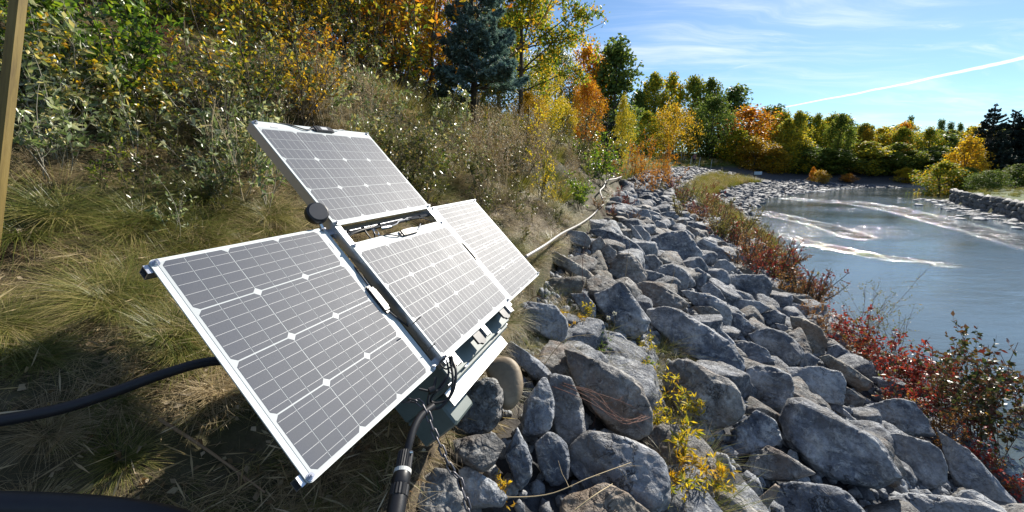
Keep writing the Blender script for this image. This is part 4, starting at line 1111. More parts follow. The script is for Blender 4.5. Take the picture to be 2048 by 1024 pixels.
def bush_data(rng, H, spread, nmain, nsub, nleaf, up=.9, r0=.008, grav=.1, start=.25, leafout=.25):
    lines = []; LP = []; LD = []
    for i in range(nmain):
        a = rng.uniform(0, 2 * pi); d = np.array([cos(a) * spread, sin(a) * spread, up]) * 1.0
        d[:2] *= rng.uniform(.2, 1.0); L = H * rng.uniform(.65, 1.1)
        c = curve((rng.normal() * .06 * H * spread, rng.normal() * .06 * H * spread, -.03), d, L, rng, .45, grav, 7); lines.append((c, r0, r0 * .35))
        for j in range(nsub):
            f = rng.uniform(start, .98); k = f * 7; i0 = min(int(k), 6); p = c[i0] + (c[i0 + 1] - c[i0]) * (k - i0)
            t = c[i0 + 1] - c[i0]; t /= np.linalg.norm(t); dd = t * .6 + rng.normal(size=3) * .55 + np.array([0, 0, .15])
            sL = H * rng.uniform(.12, .34) * (1.15 - f * .6); s = curve(p, dd, sL, rng, .4, grav, 4); lines.append((s, r0 * .4, r0 * .15))
            m = nleaf; ts = rng.uniform(.1, 1, m) * 4; i1 = np.minimum(ts.astype(int), 3); q = s[i1] + (s[i1 + 1] - s[i1]) * (ts - i1)[:, None]
            tt = s[i1 + 1] - s[i1]; tt /= np.linalg.norm(tt, axis=1)[:, None] + 1e-9
            LP.append(q); LD.append(tt * .7 + rng.normal(size=(m, 3)) * .75 + [0, 0, -.1])
    return lines, np.vstack(LP), np.vstack(LD)
def make_plant(name, stem_part, leaf_part, data, size, lmat, smat, rng, **k):
    """prototype: (root kept out of the scene until first placed)"""
    lines, LP, LD = data; V, Q = tubes_np(lines)
    return dict(name=name, parts=[(stem_part, mesh_np(stem_part, V, Q, smat, True)), (leaf_part, leafmesh(leaf_part, LP, LD, size, lmat, rng, **k))])
def place(pr, loc, rz=0.0, scale=1.0, label=None, cat=None, group=None, tilt=(0, 0), mats=None):
    r = empty(pr['name'], loc, rz, scale); r.rotation_euler = (tilt[0], tilt[1], rz); tag(r, label, cat, group)
    for nm, me in pr['parts']:
        c = obj(nm, me, r)
        if nm in ('foliage', 'crown', 'flowers', 'needles'): c['kind'] = 'stuff'
    return r
def grass_tuft(seed, n, L, rad, lean, mt, wd=.0035, seg=4):
    rng = np.random.default_rng(seed); az = rng.uniform(0, 2 * pi, n); rr = rad * np.sqrt(rng.random(n))
    b = np.stack([rr * np.cos(az), rr * np.sin(az), np.zeros(n)], 1)
    a2 = az + rng.normal(size=n) * .95; h = np.stack([np.cos(a2), np.sin(a2), np.zeros(n)], 1)
    ln = L * rng.uniform(.45, 1.15, n); le = lean * rng.uniform(.3, 1.3, n); cu = rng.uniform(.3, 1.2, n) * lean
    sd_ = np.stack([-np.sin(a2 + rng.normal(size=n) * .5), np.cos(a2), np.zeros(n)], 1)
    V = np.empty((n, seg * 2 + 1, 3))
    for k in range(seg + 1):
        t = k / seg
        c = b + h * (ln * (le * t + cu * t * t * .9))[:, None] + np.array([0, 0, 1.]) * (ln * (t - .52 * np.minimum(cu, 1.6) * t * t))[:, None]
        w_ = wd * (1 - t * .85)
        if k < seg: V[:, 2 * k] = c - sd_ * w_ * .5; V[:, 2 * k + 1] = c + sd_ * w_ * .5
        else: V[:, 2 * seg] = c
    m = seg * 2 + 1; bi = np.arange(n)[:, None] * m
    Q = np.concatenate([bi + [[2 * k, 2 * k + 1, 2 * k + 3, 2 * k + 2]] for k in range(seg - 1)], 0)
    T = bi + [[2 * seg - 2, 2 * seg - 1, 2 * seg]]
    tt = np.array([k / seg for k in range(seg) for _ in (0, 1)] + [1.0])
    lv = (np.repeat(rng.random(n), m) * .75 + np.tile(tt, n) * .30 - .05).clip(0, 1)
    return mesh_np('tuft', V.reshape(-1, 3), [Q, T], mt, False, dict(lv=lv))
def scatter(name, label, cat, sources, P, rot, scl, idx):
    """stuff: copies of small source meshes on points, by geometry nodes"""
    me = bpy.data.meshes.new(name); me.vertices.add(len(P)); me.vertices.foreach_set('co', np.asarray(P, np.float32).ravel())
    a = me.attributes.new('rot', 'FLOAT_VECTOR', 'POINT'); a.data.foreach_set('vector', np.asarray(rot, np.float32).ravel())
    a = me.attributes.new('scl', 'FLOAT', 'POINT'); a.data.foreach_set('value', np.asarray(scl, np.float32))
    a = me.attributes.new('idx', 'INT', 'POINT'); a.data.foreach_set('value', np.asarray(idx, np.int32))
    o = obj(name, me); cl_ = bpy.data.collections.new(name + '_sources')
    for i, m_ in enumerate(sources):
        s = bpy.data.objects.new('%s_%02d' % (name, i), m_); cl_.objects.link(s)
    ng = bpy.data.node_groups.new(name + '_scatter', 'GeometryNodeTree')
    ng.interface.new_socket('Geometry', in_out='INPUT', socket_type='NodeSocketGeometry'); ng.interface.new_socket('Geometry', in_out='OUTPUT', socket_type='NodeSocketGeometry')
    N = ng.nodes; gi = N.new('NodeGroupInput'); go = N.new('NodeGroupOutput'); ip = N.new('GeometryNodeInstanceOnPoints'); ci_ = N.new('GeometryNodeCollectionInfo')
    ci_.inputs['Collection'].default_value = cl_; ci_.inputs['Separate Children'].default_value = True; ci_.inputs['Reset Children'].default_value = True
    ip.inputs['Pick Instance'].default_value = True
    def na(nm, ty):
        n_ = N.new('GeometryNodeInputNamedAttribute'); n_.data_type = ty; n_.inputs['Name'].default_value = nm; return n_.outputs['Attribute']
    K = ng.links; K.new(gi.outputs[0], ip.inputs['Points']); K.new(ci_.outputs[0], ip.inputs['Instance']); K.new(na('idx', 'INT'), ip.inputs['Instance Index'])
    er = N.new('FunctionNodeEulerToRotation'); K.new(na('rot', 'FLOAT_VECTOR'), er.inputs[0]); K.new(er.outputs[0], ip.inputs['Rotation'])
    K.new(na('scl', 'FLOAT'), ip.inputs['Scale']); K.new(ip.outputs[0], go.inputs[0])
    md = o.modifiers.new('scatter', 'NODES'); md.node_group = ng
    return tag(o, label, None, kind='stuff')
def slope_rot(P, rng, amt=.55):
    """tufts lean down the slope a little"""
    e = .15; zx = (terrain(P[:, 0] + e, P[:, 1], False)[0] - terrain(P[:, 0] - e, P[:, 1], False)[0]) / (2 * e)
    zy = (terrain(P[:, 0], P[:, 1] + e, False)[0] - terrain(P[:, 0], P[:, 1] - e, False)[0]) / (2 * e)
    zx = np.clip(zx, -1, 1); zy = np.clip(zy, -1, 1)
    R = np.zeros((len(P), 3)); yaw = rng.uniform(0, 2 * pi, len(P))
    for i in range(len(P)):
        n = Vector((-zx[i] * amt, -zy[i] * amt, 1)).normalized(); q = n.to_track_quat('Z', 'Y') @ Matrix.Rotation(yaw[i], 3, 'Z').to_quaternion()
        R[i] = q.to_euler()
    return R
def sample_ground(rng, n, smin, smax, cond, power=1.0):
    """ground points spread evenly in view angle and log distance"""
    s = np.exp(rng.uniform(math.log(smin), math.log(smax), n)) if power is None else smin + (smax - smin) * rng.random(n) ** power
    az = radians(1) * rng.uniform(-58, 58, n); x = s * np.sin(az); y = s * np.cos(az)
    z, inf = terrain(x, y); m = cond(x, y, z, inf)
    return np.stack([x, y, z], 1)[m], {k: v[m] for k, v in inf.items()}

rg = np.random.default_rng(42)
ux0 = TA + AX * .9 - AY * .3
def clear_unit(x, y):                                        # keep plants out of the enclosure's footprint
    return ~((np.abs((x - TA[0]) * .939 - (y - TA[1]) * .344 - .52) < .20) & ((x - TA[0]) * .344 + (y - TA[1]) * .939 > .5) & ((x - TA[0]) * .344 + (y - TA[1]) * .939 < 1.3))
# --- grass on the hillside
tufts = [grass_tuft(1, 190, .26, .05, 1.0, L['grass'], .0042), grass_tuft(2, 170, .22, .06, 1.2, L['grass'], .0042), grass_tuft(3, 170, .28, .06, 1.0, L['grass'], .004),
         grass_tuft(4, 150, .22, .07, 1.2, L['dry'], .0038), grass_tuft(5, 140, .18, .08, 1.3, L['dry'], .0036), grass_tuft(6, 90, .38, .06, .7, L['dry'], .0032),
         grass_tuft(7, 70, .10, .13, 1.8, L['dry'], .0045, 3), grass_tuft(8, 60, .11, .12, 1.3, L['grass'], .005, 3)]
def off_things(P, pad=.0):
    d = np.sqrt(((P[:, None, :2] - TRC[None, :, :2]) ** 2).sum(2)); a = ~(d < TRS[None] * (.52 + pad)).any(1)
    dc, _, _ = polyd(P[:, 0], P[:, 1], np.array(COND)); dp, _, _ = polyd(P[:, 0], P[:, 1], np.array(pp))
    return a & (dc > .07) & (dp > .12)
P1, i1 = sample_ground(rg, 13000, .7, 8, lambda x, y, z, f: (f['dC'] < -.02) & clear_unit(x, y), 1.0)
pn = fbm(P3(P1[:, 0] * 1.1, P1[:, 1] * 1.1), 61, 3); pn2 = fbm(P3(P1[:, 0] * 2.3, P1[:, 1] * 2.3), 71, 2)
keep = (pn2 > -.15) | (rg.random(len(P1)) < .7)
keep &= off_things(P1);  P1 = P1[keep]; pn = pn[keep]
# near the unit: only short litter
u, v, s = project(P1)
kind = np.where(pn + rg.normal(size=len(P1)) * .25 > .02, rg.integers(0, 3, len(P1)), rg.integers(3, 6, len(P1)))
lit = (rg.random(len(P1)) < .68) | (pn2[keep] < .22); kind = np.where(lit, np.where(rg.random(len(P1)) < .7, 6, 7), kind)
close = s < 1.9
sc = rg.uniform(.6, 1.25, len(P1)) * np.interp(s, [.8, 1.6, 2.5, 8], [.34, .46, .62, 1.1])
P1[:, 2] -= .01
scatter('grass', 'tufts of green and dry bleached grass covering the hillside', 'grass', tufts, P1, slope_rot(P1, rg), sc, kind)
# larger tussocks that stand out, at their places
TUS = [(205, 590, 1.5, 0), (330, 640, 1.25, 2), (120, 450, 1.7, 1), (250, 430, 1.6, 2), (60, 520, 1.2, 1), (330, 370, 1.5, 0), (410, 395, 1.5, 1), (540, 420, 1.4, 2), (470, 460, 1.1, 0),
       (200, 330, 1.4, 0), (300, 270, 1.5, 1), (230, 220, 1.4, 2), (110, 330, 1.3, 5), (420, 300, 1.2, 5), (150, 870, .9, 0), (60, 900, .8, 5), (250, 850, .9, 1), (1020, 470, 1.0, 0), (1000, 430, 1.1, 5),
       (930, 385, 1.2, 2), (880, 350, 1.2, 0), (560, 350, 1.2, 5), (20, 600, 1.1, 0), (30, 700, 1.2, 3), (100, 760, 1.0, 0), (420, 560, 0, 0)]
big = [grass_tuft(20 + k, 560, .25, .08, 1.15, L['grass'] if k < 3 else L['dry'], .0042, 5) for k in range(4)]
bp = []; bs = []; bi = []
for k_, (u, v, s, kd) in enumerate(TUS):
    if s == 0 or k_ % 5 == 4: continue
    h_ = hit(u, v, .05)
    for j in range(2):
        p = h_ + np.array([rg.normal() * .06, rg.normal() * .06, 0]); p[2] = tz(p[0], p[1]) - .01
        bp.append(p); bs.append(s * rg.uniform(.26, .42)); bi.append(3 if kd == 5 else (k_ + j) % 3)
scatter('tussock_grass', 'large rounded tussocks of green and straw coloured grass on the slope', 'grass', big, np.array(bp), slope_rot(np.array(bp), rg, .8), bs, bi)
# herbs and dry grass between the riprap stones and on its upper edge
P2, i2 = sample_ground(rg, 5000, 1.2, 16, lambda x, y, z, f: (f['dC'] > -.25) & (f['dC'] < .35 + .25 * np.sin(y * 2.1)) & (f['dL'] > 0) & clear_unit(x, y) & (y > 1.9), .8)
P2 = P2[off_things(P2)]; P2[:, 2] += .06
scatter('bank_grass', 'dry grass along the upper edge of the riprap', 'grass', tufts, P2, slope_rot(P2, rg), rg.uniform(.25, .6, len(P2)), rg.choice([3, 4, 6, 6, 6, 7, 1], len(P2)))
HB = [(1330, 760, .5), (1350, 820, .7), (1370, 880, .7), (1390, 930, .7), (1400, 980, .7), (1340, 930, .5), (1310, 700, .5), (1290, 730, .4), (1180, 650, .4), (1200, 690, .5), (1230, 720, .4), (1150, 620, .4), (1360, 700, .4), (1420, 1000, .6), (1380, 1015, .6), (1135, 700, .3), (1110, 600, .4)]
hp = []; 
for u, v, s in HB:
    for j in range(9):
        p = hit(u + rg.normal() * 22, v + rg.normal() * 22, .12); p[2] -= .10; hp.append(p)
hp = np.array(hp)
scatter('gap_grass', 'green and yellow grass growing between the boulders', 'grass', [grass_tuft(31, 46, .26, .06, .8, L['grass'], .0055), grass_tuft(32, 40, .22, .07, .8, L['ygrass'], .006), grass_tuft(33, 50, .24, .07, .9, L['dry'], .003)],
        hp, np.stack([np.zeros(len(hp)), np.zeros(len(hp)), rg.uniform(0, 6, len(hp))], 1), rg.uniform(.5, .95, len(hp)), rg.integers(0, 3, len(hp)))
# middle and far ground cover
cov = [grass_tuft(41, 130, .5, .22, .45, L['ygrass'], .010, 3), grass_tuft(42, 130, .5, .22, .5, L['dry'], .009, 3), grass_tuft(43, 130, .42, .25, .5, L['grass'], .010, 3)]
P4, i4 = sample_ground(rg, 13000, 7, 96, lambda x, y, z, f: (f['dC'] < .0) & (f['dL'] > 0) & (y > 3), 1.0)
_d, _, _ = polyd(P4[:, 0], P4[:, 1], np.array(pp)); P4 = P4[_d > .55]
scatter('meadow', 'tall yellow green and straw coloured herbs on the farther slope', 'grass', cov, P4, slope_rot(P4, rg, .3), rg.uniform(.6, 1.3, len(P4)) * np.interp(np.hypot(P4[:, 0], P4[:, 1]), [7, 30, 60, 96], [.7, 1.0, 1.0, 1.5]), rg.choice([0, 2, 2, 1], len(P4)))
def band(x, y, z, f):
    lo = np.interp(y, [6, 12, 20, 30, 60], [.93, .87, .62, .42, .30]); hi = np.interp(y, [6, 12, 20, 30, 60], [1.0, 1.0, .93, .64, .66])
    return (f['dC'] > 0) & (f['dL'] > 0) & (f['t'] > lo) & (f['t'] < hi) & (y > 14)
P5, i5 = sample_ground(rg, 11000, 13, 62, band, .9)
P5[:, 2] += .12
scatter('bank_herbs', 'band of yellow green herbs between the two fields of riprap', 'herbs', cov, P5, np.stack([np.zeros(len(P5)), np.zeros(len(P5)), rg.uniform(0, 6, len(P5))], 1),
        rg.uniform(.7, 1.4, len(P5)) * np.interp(P5[:, 1], [13, 40, 60], [.9, 1.3, 1.8]), rg.choice([0, 0, 0, 2, 1], len(P5)))
# grass above the retaining wall
P6, i6 = sample_ground(rg, 5000, 24, 75, lambda x, y, z, f: (f['dR'] > .3) & (f['dR'] < 14), .8)
scatter('lawn', 'strip of yellow green grass on top of the retaining wall', 'grass', cov, P6, np.zeros((len(P6), 3)), rg.uniform(.5, .9, len(P6)), rg.choice([0, 2, 2], len(P6)))

# fallen leaves and bits of thatch on the bare soil
rl = np.random.default_rng(91)
P7, _ = sample_ground(rl, 26000, .7, 6.5, lambda x, y, z, f: (f['dC'] < .15), 1.0)
P7[:, 2] += .012; D7 = rl.normal(size=P7.shape); D7[:, 2] *= .35
half = len(P7) // 3
tag(obj('leaf_litter', leafmesh('leaf_litter', P7[:half], D7[:half], .035, L['brown'], rl, aspect=.55)), 'fallen brown leaves lying on the slope', 'litter', kind='stuff')
tag(obj('thatch', leafmesh('thatch', P7[half:], D7[half:], .11, L['dry'], rl, aspect=.05, fold=.0)), 'broken straw lying flat on the soil', 'straw', kind='stuff')
# ------------------------------------------------------------------ vegetation: plants placed one by one
rp = np.random.default_rng(11)
def proto_bush(nm, seed, H, spread, nm_, ns, nl, size, lm, sm='bark', **k):
    r = np.random.default_rng(seed); kk = {a: k.pop(a) for a in ('up', 'r0', 'grav', 'start') if a in k}
    return make_plant(nm, 'branch' if nm != 'weed' else 'stem', 'foliage', bush_data(r, H, spread, nm_, ns, nl, **kk), size, L[lm], M[sm], r, **k)
def pgoto(u, v, up=0.0):
    p = hit(u, v, up); p[2] = tz(p[0], p[1]); return p
def ground_at(u, s):                                         # on the ground below the pixel column u at depth s
    d = ray(u, 330) * s; return np.array([d[0], d[1], tz(d[0], d[1])])
# silvery leaved weeds
W = [proto_bush('weed', 200 + k, .75, .45, 3 + k % 2, 8, 6, .048 + .006 * k, 'silver', 'palestem', up=1.0, r0=.004, grav=.2, start=.3, aspect=.42) for k in range(4)]
W2 = [proto_bush('weed', 220 + k, .60, .5, 4, 9, 8, .036, 'olive', 'stem', up=1.0, r0=.0035, grav=.1, start=.2, aspect=.5) for k in range(3)]
WB = [proto_bush('weed', 240 + k, .85, .35, 5, 10, 7, .020, 'brown', 'straw', up=1.0, r0=.003, grav=.1, start=.45, aspect=.7) for k in range(3)]
def scatter_things(prs, area, n, scale, label, cat, group, rng, slope=True, mind=0.0):
    got = []
    for _ in range(n * 6):
        if len(got) >= n: break
        u = rng.uniform(area[0], area[2]); v = rng.uniform(area[1], area[3]); p = pgoto(u, v, .12)
        if p[1] > 70 or not clear_unit(p[0], p[1]): continue
        if any(abs(p[0] - g[0]) + abs(p[1] - g[1]) < mind for g in got): continue
        got.append(p); k = int(rng.integers(0, len(prs)))
        place(prs[k], p, rng.uniform(0, 6.28), rng.uniform(*scale), label, cat, group, (rng.uniform(-.12, .12), rng.uniform(-.05, .2)))
G1 = 'silvery leaved weeds on the left slope'
scatter_things(W, (60, 180, 300, 330), 18, (.5, .95), 'silvery leaved weed on the slope right of the wooden stake', 'weed', G1, rp)
scatter_things(W, (420, 170, 560, 400), 26, (.45, .9), 'silvery leaved weed on the slope left of the upper solar panel', 'weed', G1, rp)
scatter_things(W, (640, 120, 960, 300), 18, (.7, 1.2), 'silvery leaved weed on the slope behind the upper solar panel', 'weed', G1, rp)
scatter_things(W2, (250, 230, 560, 400), 18, (.4, .7), 'low olive weed among the grass tufts left of the upper solar panel', 'weed', 'olive weeds on the left slope', rp)
scatter_things(W2, (740, 260, 1100, 400), 34, (.7, 1.2), 'bushy olive weed on the slope between the solar panels and the spruce', 'weed', 'olive weeds behind the panels', rp)
scatter_things(W2, (950, 370, 1130, 480), 22, (.45, .8), 'olive weed on the slope just above the lower right solar panel', 'weed', 'olive weeds above the lower right panel', rp)
scatter_things(WB, (960, 230, 1240, 400), 60, (.8, 1.5), 'brown seeding weed on the slope above the grey pipe', 'weed', 'brown seeding weeds', rp)
scatter_things(WB, (560, 200, 760, 260), 14, (.6, 1.0), 'brown seeding weed just behind the upper solar panel', 'weed', 'brown seeding weeds', rp)
# hillside shrubs
S_ = {}
for nm, seeds, a in (('green', (301, 302), (1.9, .75, 9, 13, 10, .105, 'green')), ('olive', (311, 312, 313), (1.7, .85, 10, 14, 12, .046, 'olive')), ('mixed', (321, 322), (2.0, .8, 10, 14, 11, .075, 'mixed')),
                     ('silver', (331, 332), (1.5, .8, 9, 13, 9, .060, 'silver')), ('orange', (341, 342), (2.1, .6, 9, 14, 11, .065, 'orange')), ('gold', (351, 352), (2.0, .65, 9, 14, 11, .060, 'gold')),
                     ('yellow', (361,), (1.5, .30, 5, 15, 9, .055, 'yellow')), ('red', (371, 372), (.8, .75, 8, 11, 8, .036, 'red')), ('rust', (381, 382), (.7, .8, 9, 11, 9, .026, 'rust')), ('herb', (391, 392), (.8, .7, 9, 10, 9, .030, 'ygrass'))):
    S_[nm] = [proto_bush('shrub', sd_, *a[:5], a[5], a[6], aspect=.5, r0=.010) for sd_ in seeds]
cnt = [0]
def shrub(kind, u, s, top, label, group=None, wide=1.0, name='shrub', cat='shrub', dz=0.0):
    for _ in range(8):                                       # step towards the camera where the slope would hide it
        g = ground_at(u, s); ztop = ray(u, top)[2] * s
        if top > 60 or ztop - g[2] > .9: break
        s *= .93
    H0 = {'green': 1.9, 'olive': 1.7, 'mixed': 2.0, 'silver': 1.5, 'orange': 2.1, 'gold': 2.0, 'yellow': 1.5, 'red': .8, 'rust': .7, 'herb': .8}[kind]
    h = max(ztop - g[2], .25) / (H0 * .95); pr = S_[kind][cnt[0] % len(S_[kind])]; cnt[0] += 1
    r = place(dict(pr, name=name), g, rp.uniform(0, 6.28), 1.0, label, cat, group); r.scale = (h * wide, h * wide, h); return r
HL = [('green', 20, 4.6, -60, 'dark green bush behind the wooden stake'), ('silver', 95, 4.2, 10, 'grey green bush right of the wooden stake'), ('green', 170, 4.9, -80, 'leafy green bush at the top left corner'),
      ('green', 250, 4.6, -60, 'bright green broad leaved bush along the top edge'), ('mixed', 310, 4.4, 60, 'silvery bush below the bright green one'), ('green', 345, 5.2, -90, 'light green bush left of the orange sprays'),
      ('mixed', 400, 5.4, -90, 'yellow green bush with a few orange leaves'), ('red', 385, 4.0, 85, 'small dark red shrub in the middle of the left slope'), ('olive', 455, 4.6, 60, 'olive leaved bush above the silvery weeds'),
      ('orange', 470, 6.2, -110, 'orange sprayed tall bush at the top'), ('mixed', 530, 5.6, -60, 'yellow green bush left of the rusty spray'), ('gold', 590, 6.6, -90, 'golden tall bush at the top centre left'),
      ('olive', 560, 4.8, 110, 'olive bush above the upper solar panel'), ('silver', 640, 5.6, 80, 'grey green bush right above the upper solar panel'), ('orange', 655, 6.0, 70, 'small rust coloured bush above the upper solar panel'),
      ('olive', 700, 6.6, 40, 'dense dark olive bush behind the upper solar panel'), ('mixed', 660, 8.0, -90, 'tall yellow olive bush behind the rusty spray'), ('gold', 740, 9.0, -120, 'golden bush left of the spruce, top edge'),
      ('orange', 830, 10.0, -110, 'bright orange tall bush immediately left of the spruce'), ('mixed', 790, 8.2, -20, 'green yellow bush below the bright orange one'), ('olive', 770, 6.6, 150, 'dark green bush in shade below the golden bush'),
      ('olive', 840, 7.6, 160, 'olive bush left of the spruce trunk'), ('silver', 740, 6.0, 190, 'grey bush behind the upper right panel corner'), ('gold', 890, 12.0, -60, 'orange gold bush directly behind the spruce'), ('orange', 700, 11, -150, 'orange crown filling the top edge behind the golden bush'),
      ('olive', 900, 7.4, 210, 'rounded olive bush in front of the spruce trunk'), ('olive', 980, 8.6, 215, 'brownish olive bush right of the spruce trunk'), ('mixed', 905, 12.5, 130, 'sunlit olive bush behind the spruce trunk'),
      ('silver', 860, 5.6, 260, 'grey leaved bush between the panels and the spruce'), ('olive', 1000, 6.6, 290, 'low olive bush above the lower right panel'), ('olive', 930, 5.6, 300, 'dark low bush behind the panels'), ('green', 1165, 8.6, 345, 'fresh green low bush beside the pipe bend'),
      ('green', 1125, 8.0, 370, 'dark green low bush left of the pipe bend'), ('olive', 1085, 10.5, 225, 'brownish bush behind the yellow sapling'), ('olive', 1150, 14, 220, 'olive brown bush on the slope below the orange tree'),
      ('mixed', 1200, 17, 262, 'yellow green bush beside the little dark spruce'), ('green', 1207, 14, 268, 'light green plumed shrub in front of the little dark spruce'), ('yellow', 1060, 10, 200, 'slim yellow shrub right of the spruce')]
HL += [('green', 60, 3.9, 40, 'small leafy green bush beside the stake, upper left'), ('green', 215, 4.2, 20, 'glossy green bush under the top left leaves'), ('mixed', 500, 4.7, 40, 'yellow green bush between grey and olive ones'), ('gold', 610, 5.2, 60, 'short golden bush above the upper left corner of the top panel'), ('green', 650, 5.0, 175, 'leafy green bush at the top edge of the upper panel'), ('olive', 720, 4.8, 215, 'olive bush whose leaves touch the upper panel corner'), ('silver', 790, 4.6, 245, 'grey green bush right of the upper panel'),
       ('olive', 850, 5.2, 240, 'thick olive bush halfway between upper panel and spruce trunk'), ('green', 880, 5.0, 300, 'green bush above the right panel'), ('olive', 800, 4.0, 330, 'low olive bush close behind the upper panel edge'),
       ('silver', 950, 6.0, 275, 'sage coloured bush under the spruce'), ('olive', 1030, 7.5, 262, 'bush with brownish leaves left of the yellow sapling'), ('green', 700, 7.4, 120, 'dark green bush behind the grey green one'), ('mixed', 950, 10.5, 175, 'sunlit bush at the foot of the spruce'),
       ('olive', 985, 4.8, 372, 'small dark bush just behind the lower right panel'), ('olive', 1040, 5.6, 385, 'small olive bush left of the pipe')]
for a in HL: shrub(*a, wide=1.15)
shrub('yellow', 1082, 6.6, 275, 'yellow leaved sapling standing alone on the slope right of the panels', wide=.8, name='sapling', cat='sapling')
shrub('yellow', 1115, 6.9, 345, 'small yellow sapling at the right foot of the taller one', wide=.8, name='sapling', cat='sapling')
for u, s, tp, lb in ((1262, 21, 285, 'orange sapling at the left of the orange group by the riprap'), (1290, 22, 275, 'tallest golden orange sapling of the group by the riprap'), (1318, 23, 290, 'golden sapling at the right of the orange group'), (1300, 19, 325, 'low burnt orange shrub at the foot of the orange saplings'),
                     (1345, 26, 312, 'small orange shrub beside the flat upper riprap'), (1240, 19, 318, 'faded orange shrub above the pipe end')):
    shrub('orange', u, s, tp, lb, wide=.75, name='sapling', cat='sapling')
for k, (u, v, sc_) in enumerate(((1195, 425, .8), (1250, 415, .9), (1265, 440, .8), (1235, 400, 1.0), (1270, 380, 1.1), (1225, 430, .7))):
    p = pgoto(u, v, .1); place(dict(S_['red' if k % 2 else 'rust'][k % 2], name='shrub'), p, rp.uniform(0, 6), sc_ * .8, ('dark red' if k % 2 else 'rust coloured') + ' low shrub in the stones near the pipe bend, ' + ('lowest', 'right', 'rightmost low', 'middle', 'uppermost', 'left')[k] + ' of its cluster', 'shrub', 'low red shrubs by the pipe bend')
# the autumn band along the water
line = [(1362, 372), (1378, 392), (1395, 410), (1412, 425), (1430, 438), (1450, 450), (1470, 462), (1490, 478), (1512, 495), (1535, 515), (1560, 535), (1585, 555), (1610, 575), (1640, 600)]
G3 = 'autumn shrubs along the water edge'
for k, (u, v) in enumerate(line):
    for j in range(5):
        uu = u + rp.normal() * 16 + (j - 2) * 12; vv = v + rp.normal() * 9 - (j - 2) * 5
        p = pgoto(uu, vv + 8, .1)
        if p[2] < WATER + .02: continue
        kd = rp.choice(['herb', 'herb', 'red'] if k < 4 else ['red', 'rust', 'herb'] if k < 8 else ['rust', 'rust', 'rust', 'red'])
        wd_ = {'herb': 'yellow green', 'red': 'crimson', 'rust': 'rust brown'}[kd]
        place(S_[kd][int(rp.integers(0, 2))], p, rp.uniform(0, 6), rp.uniform(1.0, 1.7) * (1.0 if k < 6 else 1.05), wd_ + (' low shrub in the far part of the band along the water' if k < 6 else ' low shrub in the middle part of the band along the water'), 'shrub', G3)
RB_ = [proto_bush('shrub', 400 + k, 1.15, .62, 9, 11, 7, .060, 'red', 'redtwig', aspect=.62, r0=.006, grav=.05) for k in range(3)]
PG = [proto_bush('shrub', 420 + k, 1.5, .42, 7, 12, 7, .068, 'purplegreen', 'redtwig', aspect=.6, r0=.006, grav=.1) for k in range(3)]
RU = [proto_bush('shrub', 430 + k, .8, .7, 9, 10, 9, .034, 'rust', 'redtwig', aspect=.5, r0=.005) for k in range(2)]
WP_ = [proto_bush('shrub', 440 + k, 1.5, .5, 8, 9, 6, .042, 'herb' if False else 'ygrass', 'redtwig', aspect=.25, r0=.004) for k in range(2)]
nearb = [(RU, 1660, 640, .8, 'rust coloured shrub right of the riprap, farthest of the near row'), (RB_, 1700, 672, .75, 'red leaved shrub at the top of the near shrub row'), (WP_, 1725, 650, 1.1, 'wispy yellow green shrub reaching over the water'),
         (RB_, 1745, 705, .85, 'red leaved shrub above the long brown slab'), (WP_, 1790, 690, 1.0, 'wispy shrub with narrow leaves behind the red ones'), (RB_, 1790, 745, .85, 'deep red shrub in the middle of the near row'),
         (RU, 1720, 700, .7, 'brownish shrub in the stones left of the red ones'), (RB_, 1840, 770, .85, 'dense crimson shrub right of the flat grey slab'), (RB_, 1860, 730, .8, 'tall red shrub with tips above the water'), (RU, 1850, 830, .8, 'orange brown wilted shrub in front of the crimson one'),
         (PG, 1900, 800, .8, 'dark green and red shrub left of the tallest one'), (PG, 1960, 850, 1.0, 'tallest shrub at the right edge, large dull leaves'), (PG, 2010, 880, 1.0, 'dark leafy shrub cut off by the right edge'), (PG, 2040, 800, .95, 'shrub at the right edge reaching highest against the water'),
         (RU, 1900, 880, .75, 'rusty low shrub between the boulders and the tall leafy shrub'), (PG, 1935, 760, .85, 'red green shrub behind the tallest one'), (RB_, 1985, 945, .6, 'small purple shrub at the lower right edge'), (RU, 2030, 960, .7, 'brown low shrub in the lower right corner'),
         (RU, 1620, 608, .7, 'orange shrub with one yellow spray by the upper stones'), (RB_, 1815, 800, .7, 'red shrub over the long sloping boulder'), (PG, 1880, 840, .75, 'dull green shrub in front of the crimson shrub')]
for k, (pr, u, v, sc_, lb) in enumerate(nearb):
    p = pgoto(u, v + 25, .15); place(pr[k % len(pr)], p, rp.uniform(0, 6), sc_ * 1.05, lb, 'shrub', None, (rp.uniform(-.1, .1), rp.uniform(-.1, .1)))
